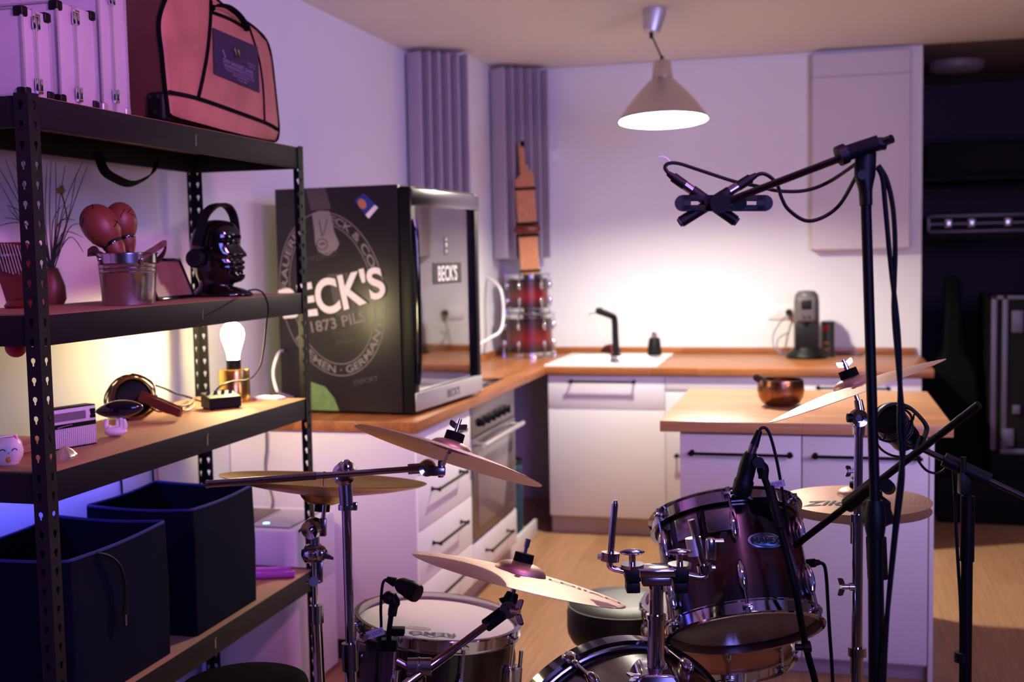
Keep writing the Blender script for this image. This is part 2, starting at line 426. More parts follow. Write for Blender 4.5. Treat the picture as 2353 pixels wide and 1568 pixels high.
# left run (faces +X); along +Y
LX = FX-.02
t = cabinet('drawer_cabinet', 'white four-drawer cabinet under the fridge, left of the oven', 'cabinet', (LX, 3.955, 0), Y, X, .688, .72, .1, .866,
        [('drawer_front', 0, .688, .70, .866, (.17, .525, .80)), ('drawer_front', 0, .688, .49, .70, (.17, .525, .625)),
         ('drawer_front', 0, .688, .285, .49, (.17, .525, .415)), ('drawer_front', 0, .688, .105, .285, (.17, .525, .21))])
cp = thing('end_panel', 'large white end panel closing the near end of the kitchen counter', 'panel', (-1.8, 3.94, 0))
B().box((XL+.005, 3.932, .08), (FX-.016, 3.953, WZ-WT-.001), .001).done('board', FRONT, cp)
B().box((XL+.005, 3.945, .001), (FX-.07, 3.953, .08)).done('plinth', PRINTD, cp)
# oven cabinet
ov = thing('oven_cabinet', 'white oven housing with one low drawer under the oven', 'cabinet', (LX, 4.65, 0))
B().box((LX-.72, 4.646, .1), (LX-.57, 5.385, .866)).box((LX-.57, 4.646, .1), (LX-.02, 4.66, .866)).box((LX-.57, 5.371, .1), (LX-.02, 5.385, .866)).box((LX-.57, 4.66, .1), (LX-.02, 5.371, .27)).done('carcass', CARC, ov)
d = B().box((LX-.018, 4.648, .105), (LX, 5.383, .272), .001).done('drawer_front', FRONT, ov)
bar_handle(d, (LX, 4.84, .205), (LX, 5.2, .205), X)
B().box((LX-.066, 4.646, .001), (LX-.05, 5.385, .098)).done('plinth', PLINTH, ov)
# oven
oven = thing('oven', 'built-in stainless oven with black knobs under the left counter', 'oven', (LX-.3, 5.015, .275))
B().box((LX-.56, 4.665, .275), (LX-.022, 5.366, .862)).done('body', STEEL, oven)
B().box((LX-.022, 4.66, .735), (LX+.002, 5.371, .866), .003).done('control_panel', STEEL, oven)
for k in range(6):
    y = 4.76+k*.086
    kb = B().cyl((LX+.002, y, .79), (LX+.026, y, .79), .021, .017, 20).box((LX+.012, y-.004, .772), (LX+.032, y+.004, .808), .002).done('knob', BLK, oven)
dr = B().box((LX-.02, 4.66, .285), (LX+.004, 5.371, .73), .003).done('door', STEEL, oven)
B().box((LX+.004, 4.72, .33), (LX+.0065, 5.311, .66), .002).done('window', mat('oven_window', C(126, 112, 112), .12, coat=.3), dr)
bh = B(); bh.cyl((LX+.05, 4.68, .70), (LX+.05, 5.35, .70), .011, seg=14)
for y in (4.72, 5.31): bh.cyl((LX+.003, y, .70), (LX+.05, y, .70), .008, seg=10)
bh.done('handle', ALU, dr)
hb = thing('hob', 'black glass ceramic hob let into the left worktop beside the fridge', 'hob', (LX-.3, 5.02, WZ))
B().box((LX-.56, 4.83, WZ), (LX-.045, 5.36, WZ+.006), .002).done('glass_top', REEDBK, hb)
for (x, y, r) in ((-.17, .14, .1), (-.17, -.14, .075), (.1, .14, .075), (.1, -.14, .1)):
    B().lathe([(r-.002, 0), (r, 0), (r, .0006), (r-.002, .0006)], (LX-.3+x, 5.095+y*.9, WZ+.006), Z, 40, closed=True).done('cooking_zone', PRINTGG, hb)
# niche between the runs
nk = B().box((-2.1, 5.40, .002), (-1.9, 5.95, .86)).done('niche_shade', mat('dark_niche_shade', C(14, 10, 18), .9, spec=.1)); tag(nk, 'added dark block for the shade inside the open corner niche', 'board')  # dark block added to carry the niche's shade in its colour
tb = thing('waste_bag', 'teal bin bag standing in the dark corner niche beside the oven', 'bag', (-1.6, 5.72, .0))
B().loft([[(-1.6+rx*math.cos(2*PI*k/20)*(1+.06*math.sin(5*k)), 5.72+ry*math.sin(2*PI*k/20)*(1+.05*math.cos(3*k)), z) for k in range(20)] for rx, ry, z in ((.1, .12, .004), (.12, .15, .06), (.125, .16, .3), (.12, .15, .42), (.1, .12, .44))]).done('bag', TEAL, tb)
B().ring((-1.6, 5.72, .44), Z, .11, .012, 24, 6).done('rim', BLK, tb)
pb = B().obox((-1.47, 5.68, .045), V((.0, .27, 0)), V((.008, 0, 0)), V((0, 0, .044)), .001).done('plinth_board', WPLAST); tag(pb, 'loose white plinth board standing on the floor in front of the corner niche', 'board')

# ------------------------------------------------------------------ sink, tap, dispenser
sk = thing('sink', 'white ceramic sink let into the back worktop', 'sink', (-1.12, 6.39, WZ))
b = B(); n = 0
ix0, ix1, iy0, iy1 = sx0+.07, sx1-.07, sy0+.06, sy1-.15
b.box((sx0, sy0, WZ-.006), (sx1, iy0, WZ+.008), .004); b.box((sx0, iy1, WZ-.006), (sx1, sy1, WZ+.008), .004)
b.box((sx0, iy0, WZ-.006), (ix0, iy1, WZ+.008), .004); b.box((ix1, iy0, WZ-.006), (sx1, iy1, WZ+.008), .004)
b.done('rim', CERAM, sk)
b = B(); b.quad((ix0, iy0, WZ), (ix1, iy0, WZ), (ix1-.03, iy0+.03, WZ-.03), (ix0+.03, iy0+.03, WZ-.03)); b.quad((ix0, iy1, WZ), (ix1, iy1, WZ), (ix1-.03, iy1-.03, WZ-.03), (ix0+.03, iy1-.03, WZ-.03))
b.quad((ix0, iy0, WZ), (ix0, iy1, WZ), (ix0+.03, iy1-.03, WZ-.03), (ix0+.03, iy0+.03, WZ-.03)); b.quad((ix1, iy0, WZ), (ix1, iy1, WZ), (ix1-.03, iy1-.03, WZ-.03), (ix1-.03, iy0+.03, WZ-.03))
b.quad((ix0+.03, iy0+.03, WZ-.03), (ix1-.03, iy0+.03, WZ-.03), (ix1-.03, iy1-.03, WZ-.03), (ix0+.03, iy1-.03, WZ-.03))
b.done('basin', CERAM, sk)
p = az(1409, 832, WZ); B().cyl((p.x, p.y, WZ+.006), (p.x, p.y, WZ+.012), .018, seg=20).done('overflow_cap', BLK, sk)
fb = az(1416, 818, WZ+.01); D0 = (fb-CAM).dot(CF)
ft = thing('kitchen_tap', 'black angled kitchen tap behind the white sink', 'tap', (fb.x, fb.y, WZ+.008))
B().cyl(fb, fb+Z*.012, .03, .027).done('base', BLKM, ft)
q1 = ad(1412, 735, D0); q2 = ad(1404, 726, D0-.02); q3 = ad(1378, 716, D0-.12)
B().tube([fb+Z*.01, ad(1414, 775, D0), q1, q2, q3], .019, 14, 3).done('spout', BLKM, ft)
B().cyl(q3+CR*.012, q3-CR*.022+Z*.005, .022, .016, 14).done('valve', BLKM, ft)
B().tube([q3-CR*.01, ad(1352, 723, D0-.13)], .0045, 8).done('lever', mat('grey_metal', C(120, 114, 114), .55, metal=.3), ft)
sp = az(1504, 816, WZ+.008)
sd = thing('soap_dispenser', 'small black soap dispenser standing at the back right of the sink', 'dispenser', (sp.x, sp.y, WZ+.008))
B().lathe([(0, 0), (.04, 0), (.042, .01), (.034, .085), (.03, .1), (0, .104)], sp, Z, 28).done('bottle', BLK, sd)
B().lathe([(.016, .1), (.018, .12), (.014, .128), (0, .13)], sp, Z, 20).done('pump_collar', mat('translucent_mauve_plastic', C(120, 96, 116), .35), sd)
B().cyl(sp+Z*.128, sp+Z*.134-Y*.03, .005, seg=8).done('spout', BLK, sd)
sg = thing('sponge_cloth', 'crumpled dark red cloth on the rim behind the sink, left of the tap', 'cloth', (-1.27, 6.77, WZ+.008))
pp = ad(1392, 806, D0+.06)
B().loft([[(pp.x+.05*math.cos(a*PI/8)*s*(1+.2*math.sin(3*a)), 6.79+.022*math.sin(a*PI/8)*s, WZ+.008+h) for a in range(16)] for s, h in ((1.2, 0), (1.1, .015), (.8, .03+.01), (.3, .05))]).done('cloth', mat('dark_red_cloth', C(110, 50, 50), .9), sg)

# ------------------------------------------------------------------ coffee corner
cb = az(1853, 826, WZ); cx, cy = cb.x, cb.y+.08
cm = thing('coffee_machine', 'dark grey upright capsule coffee machine on the back worktop', 'coffee machine', (cx, cy, WZ))
B().lathe([(0, 0), (.105, 0), (.11, .012), (.1, .03), (.075, .05), (.07, .06), (0, .06)], (cx, cy, WZ), Z, 40).done('base', BLK, cm)
GR = mat('grey_soft_plastic', C(84, 78, 80), .45)
b = B(); b.lathe([(.07, .05), (.069, .2), (.068, .31), (.062, .35), (.045, .37), (0, .375)], (cx, cy+.02, WZ), Z, 40); b.done('body', GR, cm)
B().box((cx-.055, cy-.075, WZ+.20), (cx+.055, cy-.0, WZ+.345), .02, 4).done('brew_head', GR, cm)
B().box((cx-.028, cy-.083, WZ+.275), (cx+.028, cy-.07, WZ+.325), .006).done('lever_recess', BLK, cm)
B().cyl((cx, cy-.05, WZ+.2), (cx, cy-.05, WZ+.17), .022, .012).done('nozzle', BLK, cm)
B().box((cx-.06, cy-.063, WZ+.055), (cx+.06, cy-.045, WZ+.2), .005).done('front_panel', BLK, cm)
for s in (-1, 1): B().cyl((cx+s*.014, cy-.085, WZ+.235), (cx+s*.014, cy-.074, WZ+.235), .007, seg=14).done('button', CHROME, cm)
tb_ = az(1902, 819, WZ)
tn = thing('tea_tin', 'green cylindrical tin with orange flower beside the coffee machine', 'tin', (tb_.x, tb_.y, WZ))
B().cyl(tb_, tb_+Z*.185, .038, seg=32).done('can', mat('green_tin', C(62, 84, 58), .4, noise=.4, nscale=40), tn)
B().cyl(tb_+Z*.185, tb_+Z*.197, .039, .037, 32).done('lid', mat('dark_green_lid', C(44, 60, 44), .4), tn)
for (h, r_, m_) in ((.06, .026, ORANGE), (.06, .012, mat('green_dot', C(60, 110, 50), .5)), (.16, .018, RED)):
    b = B(); rr = .0384 + (.0006 if r_ < .02 else 0)
    pts = []
    for k in range(20):
        a = 2*PI*k/20; th = -1.85 + r_*math.cos(a)/.038
        pts.append(b.bm.verts.new(tb_+V((rr*math.cos(th), rr*math.sin(th), h+r_*math.sin(a)))))
    cc = b.bm.verts.new(tb_+V((rr*math.cos(-1.85)*1.0, rr*math.sin(-1.85), h)))
    for k in range(20): b.bm.faces.new((cc, pts[k], pts[(k+1) % 20]))
    b.done('print', m_, tn)
tp = az(1950, 816, WZ); ph = B().box((tp.x-.06, tp.y-.03, WZ), (tp.x+.07, tp.y+.03, WZ+.012), .003).done('phone', GLOSS); tag(ph, 'flat black phone lying on the worktop right of the green tin', 'phone')
so = ay(1795, 718, YB); sock = thing('wall_socket', 'white double wall socket behind the coffee machine', 'socket', (so.x, YB, so.z))
b = B().box((so.x-.075, YB-.012, so.z-.04), (so.x+.085, YB, so.z+.04), .004); b.done('plate', WPLAST, sock)
for s in (-.035, .045): B().lathe([(.0, .004), (.02, .004), (.024, 0), (.021, 0)], (so.x+s, YB-.0115, so.z), -Y, 28).done('outlet', CERAM, sock)
pc = thing('appliance_cable', 'black plug and two looping grey cords from the wall socket to the coffee machine', 'cord', (so.x+.045, YB-.02, so.z))
B().cyl((so.x+.045, YB-.017, so.z), (so.x+.045, YB-.055, so.z-.004), .021, .016).done('plug', BLK, pc)
B().tube([(so.x+.045, YB-.05, so.z-.01), ad(1790, 745, 6.6), ad(1776, 775, 6.55), ad(1783, 805, 6.5), (cx-.09, cy+.09, WZ+.02), (cx-.02, cy+.05, WZ+.03)], .004, 8, 5).done('cord', GREYP, pc)
B().tube([ad(1812, 765, 6.6), ad(1793, 775, 6.6), ad(1785, 790, 6.55), ad(1792, 812, 6.45), (cx-.085, cy+.06, WZ+.008)], .004, 8, 5).done('cord', GREYP, pc)
wb = ay(1270, 356, YB); wx = thing('wall_switch', 'small white switch box high on the back wall, right of the foam panels', 'switch', (wb.x, YB, wb.z))
B().box((wb.x-.035, YB-.02, wb.z-.035), (wb.x+.035, YB, wb.z+.035), .005).done('plate', WPLAST, wx)
B().box((wb.x-.02, YB-.026, wb.z-.022), (wb.x+.02, YB-.018, wb.z+.022), .003).done('rocker', CERAM, wx)
h0 = [(-1.86, 6.5, 1.38), ad(1150, 665, 6.6), ad(1157, 720, 6.6), ad(1150, 760, 6.55), ad(1128, 776, 6.5), ad(1105, 790, 6.3), ad(1080, 812, 6.1), (-1.8, 5.95, WZ+.012), (-1.83, 5.75, WZ+.012)]
hs = B().tube(h0, .0085, 10, 6).done('hose', WPLAST); tag(hs, 'white hose hanging in the kitchen corner behind the fridge', 'hose')

# ------------------------------------------------------------------ wall absorbers
def foam(name, A, Bp, z0, z1, label, ridges=6, depth=.10):
    A, Bp = V(A), V(Bp); d = (Bp-A); L = d.length; d.normalize(); nrm = V((d.y, -d.x, 0))
    poly = [(0, 0)]
    w = L/ridges
    for k in range(ridges):
        u = k*w
        poly += [(u+.001, .015), (u+w*.60, depth+.03), (u+w*.70, depth+.03), (u+w*.985, .015)]
    poly += [(L, 0)]
    b = B().prism(poly, A+Z*z0, d, nrm, Z*(z1-z0))
    o = b.done(name, FOAM, angle=20); tag(o, label, 'acoustic panel', 'ridged grey foam panels'); return o
foam('foam_absorber', (-2.155, 5.99, 0), (-1.90, 6.19, 0), 1.49, 2.605, 'ridged grey foam panel in the corner right above the fridge', 6)
foam('foam_absorber', (-1.875, 6.66, 0), (-1.61, 6.865, 0), 1.49, 2.605, 'ridged grey foam panel standing behind the bamboo mouth organ', 6)
r0 = ay(1866, 118, 6.80); r1 = ay(2092, 572, 6.80)
fp = thing('fabric_absorber', 'large pale fabric-covered acoustic panel hung at the right end of the back wall', 'acoustic panel', (r0.x, YB, r1.z))
B().box((r0.x, 6.79, r1.z), (r1.x, YB-.001, 2.606), .012, 3).done('cushion', FABRIC, fp)
B().box((r0.x-.004, 6.788, 2.47), (r1.x+.002, 6.7905, 2.473)).done('seam', PRINTG, fp)
B().box((r0.x-.012, 6.83, r1.z+.01), (r0.x+.004, YB-.002, 2.606)).done('side_batten', CARC, fp)

# ------------------------------------------------------------------ pendant lamp
lp = az(1505, 20, ZC); lx, ly = lp.x, lp.y
pl = thing('pendant_lamp', 'brushed aluminium pendant lamp hanging over the island', 'lamp', (lx, ly, ZC))
tl = (V((.16, .12, 1))).normalized()
b = B(); cc = V((lx, ly, ZC)); b.lathe([(0, 0), (.052, 0), (.054, .02), (.038, .108), (.032, .112), (0, .112)], cc-Z*.0, -tl, 32); b.done('ceiling_cup', ALU, pl)
e0 = cc-tl*.108
rim = ad(1524, 276, (V((lx, ly, 2.1))-CAM).dot(CF)); lx2, ly2, rz = rim.x, rim.y, rim.z
top = ad(1521, 138, (rim-CAM).dot(CF))
B().cyl(e0+tl*.004, e0-Z*.03, .010, .008, 12).done('cord_grip', BLK, pl)
B().tube([e0-Z*.01, e0*.6+top*.4-Z*.004, top+Z*.01], .0042, 8, 4).done('cord', BLK, pl)
B().cyl(top+Z*.018, top-Z*.002, .009, .008, 12).done('cord_grip', BLK, pl)
Rl = S(102, (rim-CAM).dot(CF)); ax_ = (top-rim).normalized(); Hh = (top-rim).length
prof = [(0, 1.0), (.12, 1.0), (.17, .985), (.19, .97), (.235, .70), (.24, .685), (.225, .68), (.25, .67), (.30, .645), (.42, .555), (.62, .40), (.80, .235), (.93, .09), (1.0, 0)]
outer = [(r*Rl, h*Hh) for r, h in prof]
LALU = mat('spun_aluminium', C(206, 196, 196), .3, metal=.95)
sh = B().lathe(outer+[(1.003*Rl, .002)], rim, ax_, 64).done('shade', LALU, pl)
inner = [(r*Rl-.003, h*Hh-.003) for r, h in prof[7:]]
B().lathe([(.06, .64*Hh)]+inner+[(Rl*1.0, 0)], rim, ax_, 64).done('shade_lining', SHADEIN, sh)
LAMPC = rim+ax_*(.22*Hh)
B().ball(rim+ax_*(.30*Hh), (.034, .034, .045), ax_, 24, 12).cyl(rim+ax_*.40*Hh, rim+ax_*.62*Hh, .018, seg=16).done('bulb', mat('frosted_lamp_bulb', C(255, 250, 240), .4, emit=(1.0, .915, .745, 1), es=1950), pl)

# ================================================================== beer fridge on the left counter
fB = az(648, 948, WZ); fA = az(926, 957, WZ)
fu = (fA-fB); Wb = fu.length; fu.normalize(); fw = V((-fu.y, fu.x, 0)); fn = -fw
ftop = (ray(910, 420)*((fA-CAM).dot(fn)/ray(910, 420).dot(fn))+CAM).z
Hf = ftop-WZ-.006
fr = thing('drinks_fridge', 'black beer fridge with glass door and large white brewery print on its side', 'fridge', fB)
def FP(u, w, h): return fB+fu*u+fw*w+Z*h
def fbox(b, u0, u1, w0, w1, h0, h1, bev=0): return b.obox(FP((u0+u1)/2, (w0+w1)/2, (h0+h1)/2), fu*(u1-u0)/2, fw*(w1-w0)/2, Z*(h1-h0)/2, bev)
DW = .69; h0 = .012; tk = .035
b = B()
fbox(b, 0, Wb, 0, tk, h0, Hf, .004); fbox(b, 0, Wb, DW-tk, DW, h0, Hf, .004); fbox(b, 0, tk, tk, DW-tk, h0, Hf)
fbox(b, tk, Wb, tk, DW-tk, h0, h0+.07); fbox(b, tk, Wb, tk, DW-tk, Hf-.06, Hf)
b.done('housing', FRIDGE, fr)
b = B(); fbox(b, tk+.001, tk+.004, tk, DW-tk, h0+.07, Hf-.06); fbox(b, tk, Wb-.01, tk+.0005, tk+.004, h0+.07, Hf-.06); fbox(b, tk, Wb-.01, DW-tk-.004, DW-tk-.0005, h0+.07, Hf-.06); fbox(b, tk, Wb-.01, tk, DW-tk, h0+.0705, h0+.074)
b.done('liner', FRIN, fr)
for hh in (.30, .50, .66):
    b = B()
    for k in range(12): b.tube([FP(tk+.01, tk+.02+k*.053, hh), FP(Wb-.06, tk+.02+k*.053, hh)], .002, 6)
    for u in (tk+.01, Wb-.06): b.tube([FP(u, tk+.01, hh), FP(u, DW-tk-.01, hh)], .003, 6)
    b.done('wire_shelf', CHROMED, fr)
b = B(); fbox(b, .1, .12, .3, .3+.05, .52, .6); 
for wv in (.2, .24, .28): b.cyl(FP(Wb-.2, wv+.1, .085), FP(Wb-.2, wv+.1, .2), .03, seg=16)
b.done('stored_bottles', mat('pale_bottles', C(196, 188, 190), .4), fr)
for (u, w) in ((.05, .05), (Wb-.05, .05), (.05, DW-.05), (Wb-.05, DW-.05)): B().cyl(FP(u, w, 0), FP(u, w, h0+.002), .02, seg=12).done('foot', RUB, fr)
# door
d0, d1 = Wb+.004, Wb+.052
door = B()
fbox(door, d0, d1, 0, .045, h0, Hf-.008, .004); fbox(door, d0, d1, DW-.04, DW, h0, Hf-.008, .004)
fbox(door, d0, d1-.01, .045, DW-.04, h0+.0, h0+.075); fbox(door, d0, d1-.01, .045, DW-.04, Hf-.07, Hf-.008)
door = door.done('door', BLK, fr)
b = B(); fbox(b, d0+.02, d0+.028, .045, DW-.04, h0+.075, Hf-.07); b.done('glass_pane', GLASSD, door)
b = B(); fbox(b, d1-.012, d1+.006, .004, DW-.004, Hf-.078, Hf-.016, .003); b.done('top_trim', CHROMED, door)
b = B(); fbox(b, d1-.012, d1+.006, .004, DW-.004, h0+.006, h0+.075, .003); b.done('bottom_trim', ALU, door)
b = B(); b.tube([FP(d1+.002, .022, .12), FP(d1+.012, .02, .2), FP(d1+.014, .02, .42), FP(d1+.012, .02, .66), FP(d1+.002, .022, .74)], .012, 10, 4); b.done('grip', GLOSS, door)
b = B(); fbox(b, d0+.0285, d0+.0295, .24, .53, .49, .575); b.done('sign', PRINTD, door)
b = B(); b.text("BECK'S", lambda x, y: FP(d0+.0302, .385+x*.78, .503+y), .058, .02); b.done('sign_lettering', PRINTW, door)
b = B(); fbox(b, d0+.0285, d0+.0295, .36, .40, .605, .68); b.done('upper_label', PRINTGG, door)
b = B(); b.text('I B S', lambda x, y: FP(d0+.0302, .38+y*.8-.012, .642-x), .022, .01); b.done('upper_label_lettering', PRINTW, door)
b = B(); b.text("BECK'S", lambda x, y: FP(d1+.0068, .36+x, h0+.025+y), .03, .01); b.done('trim_lettering', PRINTGG, door)
# side print
def onf(a, bb):
    d = ray(600+a/2.613, 380+bb/2.613); return CAM + d*((fA+fn*.0012-CAM).dot(fn)/d.dot(fn))
def uv(a, bb): p = onf(a, bb)-fB; return p.dot(fu), p.z
LC = uv(424, 775); th = math.radians(11)
su = (uv(740, 775)[0]-uv(110, 775)[0])/630; sv = (uv(424, 300)[1]-uv(424, 1250)[1])/950
def LF(x, y, lift=.0012):
    """logo frame (metres, tilted) -> world on the side panel"""
    u = LC[0]+x*math.cos(th)-y*math.sin(th); h = LC[1]+x*math.sin(th)+y*math.cos(th)
    return fB+fu*u+Z*h+fn*lift
RX, RY = .225, .318
def band(b, rx, ry, w, a0, a1, n=72, lift=.0012):
    pr = None
    for k in range(n+1):
        a = a0+(a1-a0)*k/n
        p = (LF(rx*math.cos(a), ry*math.sin(a), lift), LF((rx-w)*math.cos(a), (ry-w)*math.sin(a), lift))
        if pr: b.quad(pr[0], p[0], p[1], pr[1])
        pr = p
def disk(b, rx, ry, lift, n=64):
    vs = [b.bm.verts.new(LF(rx*math.cos(2*PI*k/n), ry*math.sin(2*PI*k/n), lift)) for k in range(n)]; b.bm.faces.new(vs)
for rx, ry, w_, a0, a1 in ((RX, RY, .0035, -PI*.98, PI*.98), (RX-.045, RY-.045, .0035, -PI*.97, -.05), (RX-.045, RY-.045, .003, PI*.06, PI*.40), (RX-.045, RY-.045, .003, PI*.60, PI*.98)):
    b = B(); band(b, rx, ry, w_, a0, a1); b.done('ring_print', PRINTG, fr)
def arc_text(b, s, a_mid, r_in, hgt, up=True, spread=1.0, lift=.0014, bold=.02):
    vs, fs, w = glyphs(s, bold)
    def f(x, y):
        rr_x = RX-.045+r_in; rr_y = RY-.045+r_in
        if up: a = a_mid - x*spread/((rr_x+rr_y)/2); q = y
        else: a = a_mid + x*spread/((rr_x+rr_y)/2); q = hgt-y
        return LF((rr_x+q)*math.cos(a), (rr_y+q)*math.sin(a), lift)
    b.text(s, f, hgt, bold)
for s_, am, up_, sp_ in (('BRAUEREI', PI*.81, True, 1.5), ('BECK & CO', PI*.26, True, 1.4), ('BREMEN · GERMANY', -PI*.5, False, 1.45)):
    b = B(); arc_text(b, s_, am, .0075, .027, up_, sp_); b.done('ring_lettering', PRINTG, fr)
# bottle neck and crest ghost
b = B(); b.quad(onf(265, 140), onf(385, 132), onf(420, 262), onf(300, 272)); b.done('bottle_neck_print', PRINTGG, fr)
b = B(); b.quad(onf(400, 655), onf(520, 645), onf(580, 890), onf(455, 905))
b.done('bottle_neck_print', PRINTGG, fr)
def poly_print(name, pts, m, lift=.0006):
    b = B(); b.bm.faces.new([b.bm.verts.new(onf(*p)+fn*lift) for p in pts]); return b.done(name, m, fr)
poly_print('crest_print', [(305, 290), (350, 272), (410, 275), (425, 330), (440, 400), (470, 470), (455, 505), (400, 545), (345, 520), (325, 470), (318, 380)], PRINTG)
b = B()
for k in range(24):
    a0, a1 = 2*PI*k/24, 2*PI*(k+1)/24
    b.quad(*[onf(367+r*math.cos(a), 475+r*math.sin(a))+fn*.001 for r, a in ((36, a0), (36, a1), (29, a1), (29, a0))])
b.quad(*[onf(*p)+fn*.001 for p in ((345, 330), (352, 328), (372, 430), (364, 430))]); b.quad(*[onf(*p)+fn*.001 for p in ((395, 322), (402, 322), (378, 420), (370, 425))])
b.quad(*[onf(*p)+fn*.001 for p in ((350, 468), (384, 462), (386, 476), (352, 482))])
b.done('crest_lines', PRINTGG, fr)
poly_print('green_glass_print', [(300, 1300), (385, 1330), (440, 1400), (470, 1475), (300, 1470)], GREENP)
b = B()
rise = lambda x: x*.0
b.text("BECK'S", lambda x, y: LF(x*1.06+.006, y*(1+.28*math.cos(x*6.2))-.045-.02*math.cos(x*7), .0024), .098, .045)
b.done('brand_lettering_outline', PRINTD, fr)
b = B()
b.text("BECK'S", lambda x, y: LF(x*1.06, y*(1+.28*math.cos(x*6.2))-.045-.02*math.cos(x*7), .0034), .098, .03)
b.done('brand_lettering', PRINTW, fr)
b = B(); b.text('1873 PILS', lambda x, y: LF(x*1.1+.004, y-.118-.012*math.cos(x*7), .0026), .04, .02); b.done('year_lettering', PRINTG, fr)
for s_, dx_, dy_ in (('TIGER', .01, -.165), ('SINCE', .015, -.195), ('EXPORT', .07, -.36), ('IMPORTED', -.01, .14)):
    b = B(); b.text(s_, lambda x, y: LF(x+dx_, y+dy_, .0026), .02, .0); b.done('small_lettering', PRINTGG, fr)
# magnet photo card
mc = thing('photo_magnet', 'small blue and white photo card stuck askew on the fridge side', 'magnet', onf(630, 248))
b = B(); b.loft([[onf(*p)+fn*l for p in ((562, 212), (618, 168), (706, 252), (648, 322))] for l in (.0005, .0025)]); b.done('card', BLUEP, mc)
b = B(); b.loft([[onf(*p)+fn*l for p in ((628, 298), (684, 238), (704, 254), (648, 320))] for l in (.0024, .003)]); b.done('white_strip', PRINTW, mc)
b = B(); b.loft([[onf(608+26*math.cos(2*PI*k/20), 232+30*math.sin(2*PI*k/20)+8*math.cos(2*PI*k/20))+fn*l for k in range(20)] for l in (.0024, .003)]); b.done('portrait', SKINP, mc)
fc = B().tube([(-2.1, 4.3, 1.14), ad(640, 812, 4.3), ad(628, 850, 4.25), ad(632, 885, 4.2), ad(645, 905, 4.25), (-2.06, 4.35, .93)], .006, 8, 5).done('fridge_cable', WPLAST); tag(fc, 'white cable looping down behind the left edge of the fridge', 'cable')

# ================================================================== mini toms and mouth organ in the corner
def lug(b, o, nrm, axis, h, w=.02, d=.022):
    """rounded tube lug"""
    nrm = V(nrm).normalized(); ax = V(axis).normalized()
    b.ball(V(o)+nrm*d*.35, (w*.5, d*.75, h*.5), ax, 14, 8, hint=ax.cross(nrm))
def drum(name, label, cat, c, n, r, h, shell, hoops, nlug, top_head, bot_head, group=None, hint=None, lugh=.06, a0=0., hoopH=.03, badge=None):
    """c = centre of the bottom hoop plane, n = axis upwards"""
    c, n = V(c), V(n).normalized(); x, y, _ = basis(n, hint)
    t = thing(name, label, cat, c, group)
    B().lathe([(r, .012), (r, h-.012), (r-.006, h-.012), (r-.006, .012)], c, n, 64, closed=True, hint=hint).done('shell', shell, t, fac=lambda co: (co-c).dot(n)/h)
    rr = r+.007
    hp = [(rr-.001, 0), (rr+.009, 0), (rr+.011, .003), (rr+.003, .006), (rr+.003, hoopH-.004), (rr+.008, hoopH-.002), (rr+.008, hoopH), (rr-.001, hoopH)]
    B().lathe([(a, h-hoopH+.012+(hoopH-q)) for a, q in hp], c, n, 64, closed=True, hint=hint).done('top_hoop', hoops, t)
    B().lathe([(a, q-.012) for a, q in hp], c, n, 64, closed=True, hint=hint).done('bottom_hoop', hoops, t)
    for nm, m_, zz, sg in (('top_head', top_head, h-.004, 1), ('bottom_head', bot_head, .004, -1)):
        B().lathe([(0, zz+.0015*sg), (r*.94, zz+.0015*sg), (r+.005, zz-.006*sg), (r+.005, zz-.01*sg), (0, zz-.001*sg)], c, n, 64, hint=hint).done(nm, m_, t)
    for k in range(nlug):
        a = a0+2*PI*k/nlug; d = x*math.cos(a)+y*math.sin(a)
        for z0, sg in ((h*.72 if h > .2 else h*.5, 1), (h*.28 if h > .2 else h*.5, -1)):
            if h <= .2 and sg < 0: continue
            L = B(); lug(L, c+d*r+n*z0, d, n, lugh)
            L = L.done('lug', hoops, t)
            tr = B(); ends = ((h+.002, 1), (-.002, -1)) if h <= .2 else (((h+.002, 1),) if sg > 0 else ((-.002, -1),))
            for zz, s2 in ends:
                p1 = c+d*(r+.017)+n*zz; tr.cyl(c+d*(r+.014)+n*z0, p1, .0032, seg=8); tr.cyl(p1-n*.004*s2, p1+n*.009*s2, .0055, seg=8)
                tr.obox(p1-n*.006*s2-d*.002, d*.009, d.cross(n)*.011, n*.004, .002)
            tr.done('tension_rod', hoops, L)
    return t
m1 = az(1217, 818, WZ); m1.y = 6.60; m1.x = ay(1217, 818, 6.60).x
drum('small_tom', 'larger cherry red mini tom, lower one of the stack in the corner', 'drum', m1+Z*.013, Z, .136, .235, MINIRED, CHROME, 6, HEADW, HEADW, 'cherry red mini toms', lugh=.05, a0=.35)
drum('small_tom', 'smaller cherry red mini tom, upper one of the stack in the corner', 'drum', m1+Z*.273, Z, .116, .205, MINIRED, CHROME, 6, HEADW, HEADW, 'cherry red mini toms', lugh=.05, a0=.35)
kb0 = V((m1.x+.02, m1.y-.03, WZ+.273+.217)); kt = ay(1200, 326, 6.58)
kn = (kt-kb0).normalized(); kx = CR - kn*CR.dot(kn); kx.normalize(); ky = kn.cross(kx)
kh = thing('mouth_organ', 'tall bamboo mouth organ standing on the red mini toms in the corner', 'instrument', kb0)
L = (kt-kb0).length
for k in range(7):
    u = (k-3)*.0155*1.0; f = [.72, .74, .985, 1.0, .82, .78, .76][k]
    for dy in (0, .016):
        B().cyl(kb0+kx*u+ky*dy, kb0+kx*u+ky*dy+kn*L*f, .0082, seg=10).done('pipe', BAMBOO, kh)
for tt, w in ((.02, .064), (.645, .062)):
    B().obox(kb0+kn*L*tt+ky*.008, kx*w, ky*.02, kn*.008, .004).done('binding', WEB, kh)
zb = kb0+kn*L*.335+ky*.008
